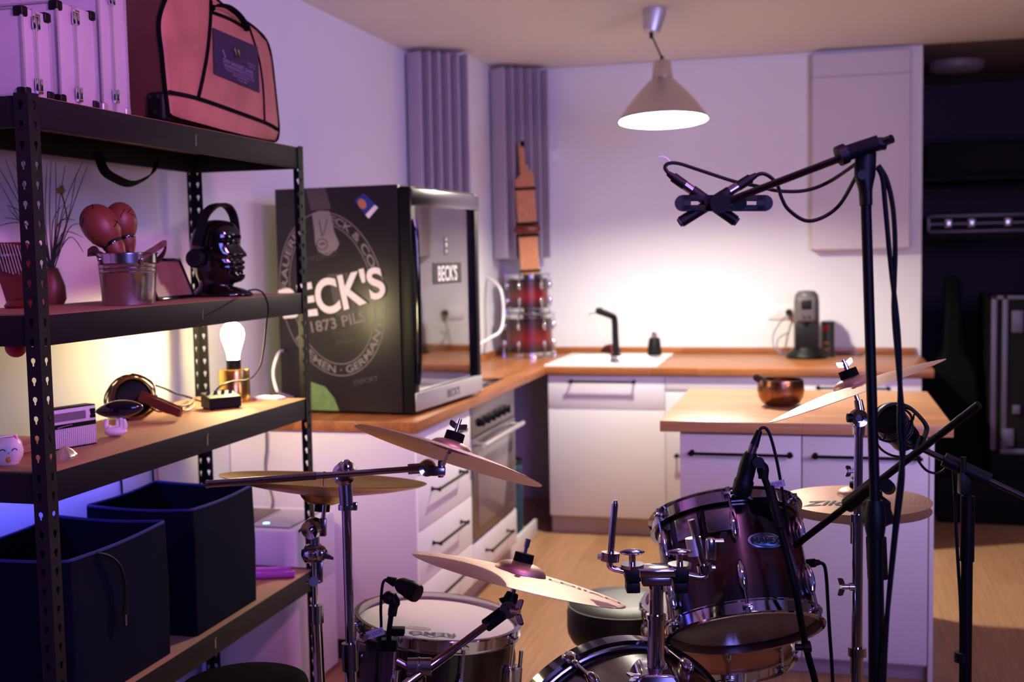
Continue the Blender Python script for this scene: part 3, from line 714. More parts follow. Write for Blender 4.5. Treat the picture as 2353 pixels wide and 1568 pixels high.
B().ball(zb, (.082, .036, .035), kn, 24, 12, hint=kx).done('wind_chest', ROSEW, kh)
for s in (-1, 1): B().obox(zb+kn*.035*s, kx*.066, ky*.024, kn*.008, .004).done('wax_band', WEB, kh)
B().cyl(kt-kn*.03+kx*.0, kt+kn*.004, .0125, seg=12).done('end_cap', WEB, kh)

# ================================================================== island
it = thing('island_worktop', 'reddish beech worktop of the kitchen island', 'worktop', (-.05, 4.57, WZ-WT))
i0 = az(1514, 969, WZ); i1 = az(2190, 977, WZ)
ix0, ix1, iy0, iy1 = i0.x, i1.x, 4.085, 5.06
B().box((ix0, iy0, WZ-WT), (ix1, iy1, WZ), .003).done('slab', BEECH, it)
iF = 4.11
xa, xm, xb_, xe = -.479, -.054, .366, .383
cabinet('island_cabinet', 'white island cabinet with black bar handle, left half behind the tom', 'cabinet', (xa, iF, 0), X, -Y, xm-xa, .80, .06, .862,
        [('door', 0, xm-xa, .07, .862, (.045, .385, .795))])
cabinet('island_cabinet', 'white island cabinet with black bar handle, right half behind the hi-hat', 'cabinet', (xm+.001, iF, 0), X, -Y, xb_-xm-.001, .80, .06, .862,
        [('door', 0, xb_-xm-.001, .07, .862, (.045, .385, .795))])
sp_ = B().box((xb_+.002, iF-.002, 0.001), (xe, iF+.82, WZ-WT-.001), .001).done('side_panel', FRONT); tag(sp_, 'narrow white end panel on the right side of the island', 'panel')
bw = az(1794, 936, WZ); bw.y += .05; bw = V((ay(1794, 925, bw.y).x, bw.y, WZ))
sbw = thing('singing_bowl', 'hammered bronze singing bowl on the island worktop', 'bowl', bw)
B().lathe([(0, .0), (.05, .001), (.072, .012), (.085, .035), (.09, .06), (.086, .095), (.085, .102), (.081, .102), (.082, .09), (.085, .06), (.08, .037), (.066, .017), (.045, .007), (0, .006)], bw, Z, 48).done('bowl', BOWL, sbw)
mal = thing('mallet', 'dark wooden mallet leaning out of the bronze bowl', 'mallet', bw+V((.0, 0, .012)))
ml0 = bw+V((.03, .0, .035)); ml1 = ad(1738, 868, (bw-CAM).dot(CF))
B().cyl(ml0, ml0*.45+ml1*.55, .009, .010, 14).done('shaft', ROSEW, mal)
B().cyl(ml0*.5+ml1*.5, ml1, .015, .0145, 16).ball(ml1, .0145, seg=14, rings=8).done('grip', mat('dark_suede', C(58, 32, 34), .9), mal)
B().lathe([(.0148, -.006), (.0158, 0), (.0148, .006)], ml0*.42+ml1*.58, ml1-ml0, 16).done('ring', CHROMED, mal)

# ================================================================== steel shelf on the left
SX0, SX1, SY0, SY1 = -2.035, -1.628, 2.145, 3.508
TIERS = [1.8725, 1.399, 1.051, .475]
su_ = thing('shelf_unit', 'tall charcoal steel shelving unit with brown boards against the left wall', 'shelf', ((SX0+SX1)/2, (SY0+SY1)/2, 0))
PW = .036; PT = .0016; PITCH = .0425
def flange(b, o, ud, nd, ztop):
    """one perforated leg of an angle post: o at the corner, ud along the flange, nd its thickness"""
    o, ud, nd = V(o), V(ud), V(nd)
    n = int(ztop/PITCH); z0 = 0
    key = [(-.30, .30), (0, .42), (.30, .30), (.34, .1), (.14, -.12), (.13, -.32), (-.13, -.32), (-.14, -.12), (-.34, .1)]
    for s in (0, 1):
        off = nd*PT*s
        for k in range(n+1):
            za, zb = k*PITCH, min((k+1)*PITCH, ztop)
            if zb-za < PITCH*.9:
                b.quad(o+off+Z*za, o+off+ud*PW+Z*za, o+off+ud*PW+Z*zb, o+off+Z*zb); continue
            zc = (za+zb)/2
            inn = [b.bm.verts.new(o+off+ud*(PW*.55+kx_*.018)+Z*(zc+kz_*.026)) for kx_, kz_ in key]
            # outer loop matched to the key points
            om = [(0, 1), (.5, 1), (1, 1), (1, .62), (1, .4), (1, 0), (0, 0), (0, .4), (0, .62)]
            out = [b.bm.verts.new(o+off+ud*PW*a+Z*(za+(zb-za)*c_)) for a, c_ in om]
            for i in range(9):
                j = (i+1) % 9; b.bm.faces.new((out[i], out[j], inn[j], inn[i]))
def post(x, y, sx, sy):
    b = B(); o = V((x, y, 0))
    flange(b, o, (0, sy, 0), (sx, 0, 0), TIERS[0]+.004); flange(b, o, (sx, 0, 0), (0, sy, 0), TIERS[0]+.004)
    return b.done('post', SHELFM, su_)
post(SX1, SY0, -1, 1); post(SX1, SY1, -1, -1); post(SX0, SY0, 1, 1); post(SX0, SY1, 1, -1)
BH = .068
for z in TIERS:
    e = .0035
    B().box((SX1-e-.02, SY0+.006, z-BH), (SX1-e, SY1-.006, z-.001), .001).done('beam', SHELFM, su_)
    B().box((SX0+e, SY0+.006, z-BH), (SX0+e+.02, SY1-.006, z-.001), .001).done('beam', SHELFM, su_)
    B().box((SX0+.026, SY0+e, z-BH), (SX1-.026, SY0+e+.02, z-.001), .001).done('beam', SHELFM, su_)
    B().box((SX0+.026, SY1-e-.02, z-BH), (SX1-.026, SY1-e, z-.001), .001).done('beam', SHELFM, su_)
    B().box((SX0+.0045, SY0+.025, z-.008), (SX1-.0045, SY1-.025, z)).done('board', MDF, su_)
    B().box((SX1-.0036, 2.835, z-.05), (SX1-.0028, 2.841, z-.02)).box((SX1-.0036, 2.835, z-.022), (SX1-.0028, 2.846, z-.019)).done('slot', CHROMED, su_)

# ---- aluminium cases
FXC = -1.66
def case(pxl, pxr, pyl, pyr, ztop, label, group, depth=.34, seam=.45, black=True):
    a = ax(pxl, pyl, FXC); c = ax(pxr, pyr, FXC); y0, y1 = a.y+.002, c.y-.002; z0 = TIERS[0]+.001
    t = thing('aluminium_case', label, 'case', ((FXC-depth/2), (y0+y1)/2, z0), group)
    x0, x1 = FXC-depth, FXC; ys = y0+(y1-y0)*seam; g = .0004
    PAN = mat('case_panel', C(214, 206, 214), .45, metal=.35, bump=.1, bscale=900)
    B().box((x0+.004, y0+.003, z0+.003), (x1-.004, ys-g, ztop-.003), .002).done('shell_half', PAN, t)
    B().box((x0+.004, ys+g, z0+.003), (x1-.004, y1-.003, ztop-.003), .002).done('shell_half', PAN, t)
    w = .0065
    for ya, yb in ((y0, y0+w), (y1-w, y1), (ys-w-g, ys-g), (ys+g, ys+w+g)):
        b = B(); b.box((x1-w, ya, z0), (x1, yb, ztop), .0022, 2); b.box((x0, ya, z0), (x0+w, yb, ztop), .004, 3)
        b.box((x0, ya, z0), (x1, yb, z0+w), .004, 3); b.box((x0, ya, ztop-w), (x1, yb, ztop), .004, 3)
        b.done('edge_trim', ALU, t)
    for zz in (z0, ztop):
        s = 1 if zz == z0 else -1
        for ya, yb in ((y0-.001, y0+.022), (y1-.022, y1+.001)):
            B().box((x1-.024, ya, min(zz-.001*s, zz+.022*s)), (x1+.0015, yb, max(zz-.001*s, zz+.022*s)), .005, 3).done('corner_cap', BLK if black else ALU, t)
        zl = zz+.03*s if black else zz+.045*s
        b = B(); b.box((x1, ys-.012, min(zl-.014, zl+.014)), (x1+.005, ys-.003, zl+.014), .002); b.box((x1, ys+.003, zl-.014), (x1+.005, ys+.012, zl+.014), .002)
        b.cyl((x1+.003, ys-.008, zl-.016*s), (x1+.003, ys+.008, zl-.016*s), .004, seg=10); b.done('hinge', CHROME, t)
    return t
zt1 = ax(58, 14, FXC).z; zt2 = ax(140, 2, FXC).z
case(57, 127, 211, 222, zt1, 'smallest silver aluminium case, at the near end of the top shelf', 'aluminium cases on the top shelf')
case(139, 230, 224, 242, zt2, 'middle silver aluminium case with black corners on the top shelf', 'aluminium cases on the top shelf')
case(236, 302, 246, 256, zt2+.09, 'tallest silver aluminium case with metal corners, next to the pink bag', 'aluminium cases on the top shelf', black=False)

# ---- pink bag
BX = -1.657
def bp(a, c, off=0): return ax(a/3.267, c/3.267, BX+off)
outl = [(1272, 862), (1245, 640), (1222, 400), (1200, 200), (1225, 60), (1290, -60), (1420, -110), (1560, -60), (1700, 60), (1830, 150), (1930, 225), (2005, 310), (2040, 430), (2065, 640), (2092, 900), (2095, 1000), (2075, 1058), (2000, 1050), (1850, 1018), (1650, 970), (1450, 915), (1340, 888)]
ring0 = [bp(*p) for p in outl]
zmin = TIERS[0]+.002
cy_ = sum(p.y for p in ring0)/len(ring0); cz_ = sum(p.z for p in ring0)/len(ring0)
bag = thing('travel_bag', 'dusty pink leather instrument bag with black straps on the top shelf', 'bag', (BX-.15, cy_, zmin))
for p in ring0: p.z = max(p.z, zmin)
def bring(x, s): return [V((x, cy_+(p.y-cy_)*s, zmin+(p.z-zmin)*(s*.5+.5) if s < 1 else p.z)) for p in ring0]
B().loft([bring(BX+.006, .80), bring(BX+.004, .93), bring(BX, .985), bring(BX-.008, 1.0)]).done('front_face', PINKLEA, bag, angle=70)
B().loft([bring(BX-.0082, 1.0), bring(BX-.05, 1.008), bring(BX-.24, 1.008), bring(BX-.30, .99), bring(BX-.31, .95)]).done('body', BROWNLEA, bag, angle=60)
B().tube([p+V((-.003, 0, .001)) for p in ring0], .0055, 8, 3, closed=False).tube([ring0[-1]+V((-.003, 0, .001)), ring0[0]+V((-.003, 0, .001))], .0055).done('piping', WEB, bag)
def strap(pts, w, off=.0085): return B().ribbon([bp(*p, off) for p in pts], w, .003, (0, 1, 0) if abs(pts[0][0]-pts[-1][0]) < abs(pts[0][1]-pts[-1][1]) else (0, 0, 1), 4)
strap([(1585, 0), (1580, 160), (1560, 380), (1525, 580), (1488, 740)], .013).done('strap', WEB, bag)
strap([(1868, 190), (1940, 420), (1975, 640), (1988, 910)], .006).done('strap', WEB, bag)
strap([(1268, 692), (1480, 738), (1760, 835), (2000, 925), (2088, 975)], .011).done('strap', WEB, bag)
strap([(1600, 95), (1720, 140), (1835, 205)], .009).done('seam_tape', WEB, bag)
B().ribbon([bp(1590, 60, .012), bp(1640, 40, .03), bp(1720, 55, .035), bp(1800, 120, .03), bp(1850, 200, .02), bp(1855, 230, .01)], .018, .004, (1, 0, .3), 5).done('handle', WEB, bag)
lab = B().loft([[bp(*p, o) for p in ((1598, 208), (1935, 352), (1950, 695), (1610, 553))] for o in (.008, .011)]).done('label', LABEL, bag)
def labf(x, y):
    """x, y in 0..1 on the label"""
    a = V(bp(1598, 208, .0116)); b_ = V(bp(1935, 352, .0116)); c_ = V(bp(1610, 553, .0116)); d_ = V(bp(1950, 695, .0116))
    return (a*(1-x)+b_*x)*(1-y)+(c_*(1-x)+d_*x)*y
LT = mat('faded_label_print', C(150, 132, 168), .7)
b = B()
for s, x0, y0, hh in (('DEVI SANGEET GHAR', .53, .66, .062), ('Exporters and Manufacturers of Indian', .55, .75, .03), ('Musical Instruments, 29 Main Street', .56, .81, .03), ('Sabzi Mandi, Delhi-7', .58, .87, .03), ('Phone 2386', .6, .93, .028), ('All kinds of', .83, .47, .03), ('repairing', .84, .53, .03)):
    _, _, w = glyphs(s); k = {'DEVI SANGEET GHAR': .66/w/hh, }.get(s, min(1.0, .66/(w*hh*1.0)) if x0 < .7 else .9)
    b.text(s, lambda x, y: labf(x0+x*k, y0-y*1.35+x*.02), hh)
for yv in (.685, .70): b.quad(labf(.2, yv), labf(.86, yv), labf(.86, yv+.006), labf(.2, yv+.006))
for k in range(3): b.lathe([(.0025, 0), (.004, 0), (.004, .0004), (.0025, .0004)], labf(.2+.02*k, .42+.05*k), X, 16, closed=True)
b.done('label_lettering', LT, lab)
for xx in (.44, .52):
    B().tube([labf(xx, .26)+X*.002, labf(xx+.0, .34)+X*.004, labf(xx+.02, .44)+X*.003], .0028, 8).done('zip_pull', BRASS, lab)
p = ax(352, 228, BX); 
wy = ring0[0].y-.004
B().box((BX-.06, wy-.012, zmin+.004), (BX-.005, wy+.03, zmin+.085), .012, 3).done('wheel_guard', BLK, bag)
for (x_, z_) in ((-.045, .07), (-.02, .07), (-.03, .03)): B().cyl((BX+x_, wy-.016, zmin+z_), (BX+x_, wy-.011, zmin+z_), .005, seg=12).done('rivet', CHROMED, bag)
B().box((BX-.30, wy-.006, zmin+.205), (BX-.01, wy+.004, zmin+.214)).done('side_strap', WEB, bag)
# hanging strap under the top shelf
hp = [ax(225, 372, -1.9), ax(240, 392, -1.9), ax(268, 412, -1.9), ax(300, 423, -1.9), ax(330, 413, -1.9), ax(352, 396, -1.9), ax(362, 372, -1.9)]
hp[0].z = hp[-1].z = TIERS[0]-.06
o = B().ribbon(hp, .028, .003, (.8, -.2, .5), 5).done('carrying_strap', WEB); tag(o, 'black webbing strap hanging in a loop below the top shelf', 'strap')

# ---- second tier
T2 = TIERS[1]
kc = az(52, 708, T2)
ka = thing('kalimba', 'dark red wooden thumb piano with metal tines, near end of the second shelf', 'instrument', kc)
kd = (V((-.30, .0, .95))).normalized(); kf = CR*1.0; kf.z = 0; kf.normalize()
o_ = ad(38, 632, (kc-CAM).dot(CF)); pn = kf.cross(kd).normalized()
if pn.dot(CAM-o_) < 0: pn = -pn
B().obox(o_-pn*.012, kf*.050, kd*.088, pn*.014, .006, 3).done('body', ROSEW, ka)
B().obox(o_+kd*.052+pn*.009, kf*.046, kd*.004, pn*.004, .002).done('bridge', CHROMED, ka)
B().obox(o_+kd*.022+pn*.006, kf*.046, kd*.004, pn*.003, .001).done('bridge', ROSEW, ka)
for k in range(11):
    u = (k-5)*.0078; B().tube([o_+kf*u+kd*(.084-.0008*abs(k-5)**1.5)+pn*.013, o_+kf*u+kd*.052+pn*.014, o_+kf*u+kd*(.0+.003*abs(k-5))+pn*.018], .0016, 6).done('tine', CHROME, ka)
B().lathe([(0, 0), (.04, 0), (.044, .006), (.034, .02), (0, .024)], kc-V((0, 0, 0)), Z, 28).done('foot', ROSEW, ka)
pg = az(122, 700, T2)
pt = thing('grass_plant', 'tall thin grass with one dry yellow flower in a red-brown pot on the second shelf', 'plant', pg)
B().lathe([(0, 0), (.028, 0), (.036, .015), (.034, .05), (.022, .085), (.016, .1), (.012, .1), (0, .095)], pg, Z, 28).done('pot', MARA, pt)
pb0 = pg+Z*.095; Dp = (pb0-CAM).dot(CF)
gb = B()
ends = [(-10, 372), (0, 420), (12, 365), (20, 480), (30, 372), (42, 365), (50, 360), (60, 400), (108, 378), (118, 370), (128, 372), (150, 380), (175, 400), (190, 372), (200, 382), (160, 470), (188, 515), (190, 545), (192, 580), (172, 505), (145, 470), (152, 500), (10, 500), (2, 470), (-8, 520), (90, 420), (75, 440)]
for i, (x, y) in enumerate(ends):
    e_ = ad(x, y, Dp+random.uniform(-.05, .08)); mid = pb0*.5+e_*.5+Z*random.uniform(.0, .03)+CR*random.uniform(-.012, .012)
    if i > 14: mid = mid + Z*.035
    gb.tube([pb0+CR*random.uniform(-.008, .008), mid, e_], [.0017, .0015, .0012, .0008], 5, 5)
go = gb.done('blades', GREENL, pt); go['kind'] = 'stuff'
st = ad(139, 437, Dp); B().tube([pb0, ad(152, 520, Dp), ad(148, 470, Dp), st], .0022, 6, 4).done('flower_stem', GREENL, pt)
fb_ = B()
for k in range(46):
    v_ = V((random.gauss(0, 1), random.gauss(0, 1), random.gauss(0, .8))).normalized(); fb_.tube([st, st+v_*random.uniform(.009, .017)], .0014, 4)
fb_.ball(st, .009, seg=12, rings=8).done('flower_head', YELF, pt)
# bucket
bc = az(297, 701, T2); Db = (bc-CAM).dot(CF)
bk = thing('metal_bucket', 'small galvanised bucket with leather handles on the second shelf', 'bucket', bc)
r1, r0_ = S(66, Db), S(58, Db); hb_ = S(118, Db)
prof = [(0, .002), (r0_-.002, .0), (r0_, .002)]
for q in (.0, .60, .62, .64, .68, .70, .72, .76, .78, .80, .97):
    rr = r0_+(r1-r0_)*q; prof.append((rr+(.0022 if q in (.62, .70, .78) else 0), .002+hb_*q))
prof += [(r1, hb_*.985), (r1+.003, hb_*.99), (r1+.003, hb_), (r1, hb_+.002), (r1-.002, hb_), (r0_, .006), (0, .006)]
B().lathe(prof, bc, Z, 64).done('pail', GALV, bk)
for s in (-1, 1):
    e0 = bc+CR*s*r1*.72-CF*r1*.66+Z*hb_*.86; 
    for dd in (0,):
        a1 = bc+CR*s*r1*1.05-CF*r1*.2+Z*hb_*1.08; a2 = bc+CR*s*r1*1.35+CF*r1*.0+Z*hb_*(1.0 if s < 0 else 1.2); a3 = bc+CR*s*r1*1.15+CF*r1*.4+Z*hb_*1.02; a4 = bc+CR*s*r1*.85+CF*r1*.6+Z*hb_*.88
        B().ribbon([e0-Z*.012, e0+Z*.004, a1, a2, a3, a4], .016, .004, CF*.3+Z*.9, 5).done('handle', BROWNLEA, bk)
    B().ball(e0-CF*.004, .006, seg=12, rings=8).done('rivet', CHROME, bk)
def maraca(pc, pe, length, rad, label, D):
    c = ad(*pc, D); e = ad(*pe, D); a = (c-e).normalized()
    t = thing('maraca', label, 'maraca', c, 'maracas in the bucket')
    B().ball(c, (rad, rad, length), a, 32, 18, f=lambda q: 1+.1*q).done('head', MARA, t)
    b = B()
    for k in range(9):
        x, y, n_ = basis(a); an = k*.75; h = random.uniform(-.3, .75)
        pts = []
        for j in range(5):
            hh = h+j*.09*(1 if k % 2 else -.6); ang = an+j*.12*(1 if k % 3 else -1)
            hh = max(-.8, min(.9, hh)); q = math.sqrt(1-hh*hh)*(1+.1*hh)*1.003
            pts.append(c+a*length*hh+(x*math.cos(ang)+y*math.sin(ang))*rad*q)
        b.tube(pts, .0011, 5, 2)
    b.done('carved_lines', WEB, t)
    B().lathe([(rad*.575, -length*.92), (rad*.605, -length*.84), (rad*.59, -length*.76)], c, a, 24).done('collar', GLOSS, t)
    B().lathe([(rad*.58, -length*.80), (rad*.56, -length*1.05), (rad*.42, -length*1.3), (.009, -length*1.65), (.009, -length*2.15), (.012, -length*2.3), (0, -length*2.32)], c, a, 20).done('handle', MARA, t)
maraca((233, 522), (268, 575), S(56, Db), S(41, Db), 'left red-brown maraca standing head up in the bucket', Db-.02)
maraca((280, 510), (301, 580), S(46, Db+.05), S(34, Db+.05), 'right red-brown maraca, behind the other one in the bucket', Db+.05)
# picture frame
f0 = az(358, 693, T2); f1 = az(447, 684, T2); fd = f1-f0; fl_ = fd.length; fd.normalize(); fnn = V((fd.y, -fd.x, 0))
if fnn.dot(CAM-f0) < 0: fnn = -fnn
fup = (Z*.93-fnn*.36).normalized(); fh = .128; fo = (f0+f1)/2
pf = thing('framed_picture', 'black-framed photo leaning between the bucket and the black head', 'picture', fo)
nf = fd.cross(fup); nf = nf if nf.dot(CAM-fo) > 0 else -nf
fw_ = fl_*.5*.98
b = B()
for s in (-1, 1):
    b.obox(fo+fd*s*(fw_-.005)+fup*fh/2, fd*.005, fup*fh/2, nf*.007, .001); b.obox(fo+fup*(fh/2+s*(fh/2-.005)), fd*fw_, fup*.005, nf*.007, .001)
b.done('frame', GLOSS, pf)
B().obox(fo+fup*fh/2, fd*(fw_-.008), fup*(fh/2-.008), nf*.002).done('photo', PHOTO, pf)
# black head
hc = az(510, 682, T2); Dh = (hc-CAM).dot(CF)
hd = thing('mannequin_head', 'glossy black mannequin head facing right on the second shelf', 'head', hc)
fwd = V((CR.x, CR.y, 0)).normalized(); sd_ = V((-fwd.y, fwd.x, 0))
def hx(a): return (a/3.267-510)*Dh/F
def hz(c): return T2+(684-(c/3.267+340))*Dh/F
RG = [(1122, 1892, 1440, .052), (1112, 1905, 1436, .054), (1092, 1888, 1448, .050), (1066, 1830, 1478, .040), (1044, 1752, 1500, .033), (1026, 1764, 1500, .032), (1012, 1816, 1498, .032), (990, 1842, 1490, .035), (970, 1848, 1482, .038), (950, 1838, 1476, .041), (932, 1830, 1468, .043), (915, 1846, 1460, .044), (900, 1848, 1452, .045), (888, 1830, 1448, .046), (876, 1850, 1446, .046), (862, 1846, 1444, .047), (848, 1830, 1442, .048), (836, 1834, 1441, .048), (822, 1864, 1440, .049), (808, 1866, 1440, .050), (790, 1850, 1440, .051), (765, 1832, 1441, .051), (740, 1814, 1443, .051), (720, 1806, 1446, .051), (700, 1822, 1450, .051), (680, 1828, 1455, .051), (650, 1820, 1466, .050), (620, 1803, 1484, .048), (590, 1780, 1515, .044), (565, 1742, 1560, .036), (552, 1700, 1600, .024)]
rings = []
for (c_, xf, xb2, hw) in RG:
    mid = (xf+xb2)/2*.5+(xf*.42+xb2*.58)*.5; r = []
    for k in range(40):
        a = 2*PI*k/40; ca, sa = math.cos(a), math.sin(a)
        if ca > 0:
            fr_ = hx(xf)-hx(mid); nar = (1-.45*ca**6) if c_ < 900 else (1-.2*ca**4); u = hx(mid)+fr_*((1-(1-ca)**.9) if 740 < c_ < 850 else ca); s_ = hw*sa*nar
        else: u = hx(mid)+(hx(mid)-hx(xb2))*ca; s_ = hw*sa
        r.append(V((hc.x, hc.y, 0))+fwd*u+sd_*s_+Z*hz(c_))
    rings.append(r)
B().loft(rings).done('head', GLOSS, hd, angle=80)
def eyep(s): return V((hc.x, hc.y, 0))+fwd*hx(1775)+sd_*s*.024+Z*hz(712)
for s in (-1, 1):
    B().ball(eyep(s), (.011, .007, .006), fwd, 16, 10).done('eye', GLOSS, hd)
    B().loft([[V((hc.x, hc.y, 0))+fwd*hx(1600+q)+sd_*s*(hw_)+Z*(hz(780)+zz) for q, zz in ((0, .018), (35, .01), (30, -.012), (0, -.018), (-14, 0))] for hw_ in (.046, .054)]).done('ear', GLOSS, hd)
hpn = thing('headphones', 'black headphones worn by the black mannequin head', 'headphones', V((hc.x, hc.y, hz(835))))
def hpz(a, c_, s): return V((hc.x, hc.y, 0))+fwd*hx(a)+sd_*s+Z*hz(c_)
arc = [hpz(1530, 740, -.062), hpz(1560, 640, -.062), hpz(1600, 520, -.058), hpz(1640, 462, -.04), hpz(1668, 440, -.012), hpz(1690, 436, .012), hpz(1715, 455, .04), hpz(1740, 520, .058), hpz(1752, 640, .062), hpz(1748, 740, .062)]
B().ribbon(arc, .026, .009, fwd, 5).done('headband', BLK, hpn)
for a, s in ((1520, -1), (1680, 1)):
    o2 = hpz(a, 835, s*.05); b = B(); b.lathe([(0, 0), (.026, 0), (.029, .006), (.029, .016), (.024, .022), (0, .024)], o2, sd_*s, 32); b.done('ear_cup', BLK, hpn)
    B().ring(o2+sd_*s*.0225, sd_*s, .0195, .0012, 32, 6).done('cup_ring', CHROMED, hpn)
# ---- third tier
T3 = TIERS[2]
lc = az(540, 922, T3); Dl = (lc-CAM).dot(CF)
lt = thing('bulb_lamp', 'small lamp with a bare glowing bulb on a brass cylinder base on the third shelf', 'lamp', lc)
rb = S(35, Dl); B().lathe([(0, 0), (rb, 0), (rb, S(72, Dl)), (rb-.002, S(74, Dl)), (0, S(74, Dl))], lc, Z, 48).done('base', BRASS, lt)
B().lathe([(0, 0), (S(16.5, Dl), 0), (S(16.5, Dl), S(22, Dl)), (0, S(22, Dl))], lc+Z*S(74, Dl), Z, 32).done('socket', BLK, lt)
z0 = lc.z+S(96, Dl)
B().lathe([(r*S(1, Dl), h*S(1, Dl)) for r, h in ((0, -2), (13, -2), (13.5, 6), (15, 16), (20, 32), (25, 48), (26.5, 58), (24, 70), (17, 80), (8, 85), (0, 86))], V((lc.x, lc.y, z0)), Z, 32).done('bulb', BULBG, lt)
hcab = [hpz(1880, 1080, -.02), ad(590, 666, Dh-.15), ad(606, 676, Dh-.28), ad(616, 705, Dh-.30), ad(612, 745, Dh-.27), ad(606, 800, Dh-.2), ad(596, 845, Dh-.1), ad(572, 872, Dl-.12), ad(535, 877, Dl-.12), ad(508, 887, Dl-.16), ad(488, 906, Dl-.14)]
o = B().tube(hcab, .0026, 8, 6).done('headphone_cable', BLK); tag(o, 'thin black headphone cable hanging from the mannequin head down to the small mixer', 'cable')
m0 = az(462, 946, T3); m1_ = az(512, 947, T3); 
mxo = thing('mini_mixer', 'small black mixing box with knobs on the third shelf in front of the bulb lamp', 'mixer', (m0.x*.5+m1_.x*.5, m1_.y+.02, T3))
mo = az(505, 940, T3)+CF*.02; mo.z = T3; mu = V((.62, .78, 0)).normalized(); mv = V((-.78, .62, 0)).normalized()
hm = S(26, Dl)
B().loft([[mo+mu*a*.052+mv*b_*.036+Z*(zz+(hm*.35 if b_ > 0 and zz > .01 else 0)) for a, b_ in ((-1, -1), (1, -1), (1, 1), (-1, 1))] for zz in (.004, hm)]).done('body', BLK, mxo, bevel=.002)
for k in range(4):
    q = mo+mu*(-.036+.024*k)+mv*.012+Z*(hm*1.22)
    B().cyl(q, q+Z*.011, .0062, .0052, 16).done('knob', GLOSS, mxo)
for k in range(3):
    q = mo+mu*(.053)+mv*(-.02+.02*k)+Z*hm*.55; B().cyl(q, q+mu*.006, .006, seg=14).done('jack', CHROME, mxo)
for a in (-1, 1):
    for b_ in (-1, 1): B().cyl(mo+mu*a*.042+mv*b_*.028, mo+mu*a*.042+mv*b_*.028+Z*.005, .006, seg=10).done('foot', RUB, mxo)
o = B().tube([mo+mu*-.05+mv*.0+Z*.02, ad(430, 912, Dl-.1), ad(405, 905, Dl-.2), ad(378, 893, Dl-.25), ad(358, 886, Dl-.3)], .003, 8, 5).done('audio_cable', BLK); tag(o, 'thin dark cable from the small mixer to the tangled cable bundle', 'cable')
# cable bundle
cbz = az(312, 962, T3); Dc = (cbz-CAM).dot(CF)
bd = thing('speaker_drum', 'black drum-shaped box wrapped in red-brown cables on the third shelf', 'box', cbz)
cc0 = ad(300, 915, Dc); cax = (V((.75, -.55, .15))).normalized()
rD = S(45, Dc); cc0.z = T3+rD+.002
B().lathe([(0, -.032), (rD*.9, -.032), (rD, -.026), (rD, .026), (rD*.9, .032), (rD*.84, .024), (0, .02)], cc0, cax, 40).done('drum', BLK, bd)
B().ring(cc0+cax*.026, cax, rD, .003, 40, 8).done('rim', BRASS, bd)
xx_, yy_, _n = basis(cax)
for k in range(9):
    ph = random.uniform(0, 6); pts = []
    for j in range(14):
        a = j*2*PI/14+ph; pts.append(cc0+cax*(.038*math.sin(a+k)+.004*k*.3)+(xx_*math.cos(a)+yy_*math.sin(a))*(rD+.004+random.uniform(0, .008)))
    for q in pts: q.z = max(q.z, T3+.003)
    B().tube(pts, .0022, 6, 4, closed=False).done('cable_loop', COPPERC if k % 3 else BLK, bd)
b1 = ad(322, 912, Dc-.03); b2 = ad(416, 950, Dc-.06); b2.z = max(b2.z, T3+.016); b1.z = max(b1.z, T3+.05)
stk = thing('wooden_clapper', 'dark red-brown wooden clapper stick leaning from the cable-wrapped drum', 'stick', b2)
bdv = (b2-b1).normalized(); bs = bdv.cross(CF).normalized()
B().obox((b1+b2)/2, bdv*(b2-b1).length/2, bs*.013, bdv.cross(bs)*.011, .003).done('stick', ROSEW, stk)
B().tube([b1+bs*.015, (b1+b2)/2+bs*.017, b2+bs*.014], .003, 6).done('red_edge', COPPERC, stk)
for k in range(6):
    pts = [ad(340+random.uniform(-10, 10), 930, Dc), ad(365+k*8, 945+random.uniform(-15, 8), Dc-.02), ad(395+k*9, 935+random.uniform(-14, 14), Dc+.05), ad(440+random.uniform(-10, 15), 915+random.uniform(-4, 10), Dc+.2)]
    for q in pts: q.z = max(q.z, T3+.003+.003*k)
    o = B().tube(pts, .0022, 6, 5).done('loose_cable', COPPERC if k % 2 else BLK)
    tag(o, ('red-brown' if k % 2 else 'black')+' thin cable lying loose on the third shelf beside the wooden clapper', 'cable', ('red-brown' if k % 2 else 'black')+' loose cables on the third shelf')
# egg shaker on hand stand
hh0 = az(266, 1003, T3); De = (hh0-CAM).dot(CF)
hs_ = thing('hand_stand', 'small white hand-shaped holder with upright fingers on the third shelf', 'holder', hh0)
B().ball(hh0+Z*.014, (.030, .022, .014), Z, 24, 12, hint=CR).done('palm', CERAM, hs_)
for u, hgt, dy, rr in ((-.022, .046, 0, .007), (-.012, .03, -.008, .006), (.006, .046, .004, .0068), (.016, .052, 0, .0068), (.025, .046, -.003, .0062)):
    B().tube([hh0+CR*u*.7+CF*dy+Z*.012, hh0+CR*u*1.1+CF*dy+Z*hgt*.6, hh0+CR*u*.96+CF*dy+Z*hgt], [rr*1.1, rr, rr*.9, rr*.75], 10, 4).done('finger', CERAM, hs_)
es_ = thing('egg_shaker', 'shiny dark blue pod-shaped shaker resting on the white hand holder', 'shaker', hh0+Z*.05)
ec = ad(274, 941, De); 
B().ball(ec, (S(21, De), S(21, De), S(55, De)), (CR*.98+CU*.10).normalized(), 32, 20, f=lambda q: (1-.18*q*q) if q > 0 else 1-.35*q*q).done('pod', mat('midnight_gloss', C(14, 14, 34), .12, coat=.6), es_)
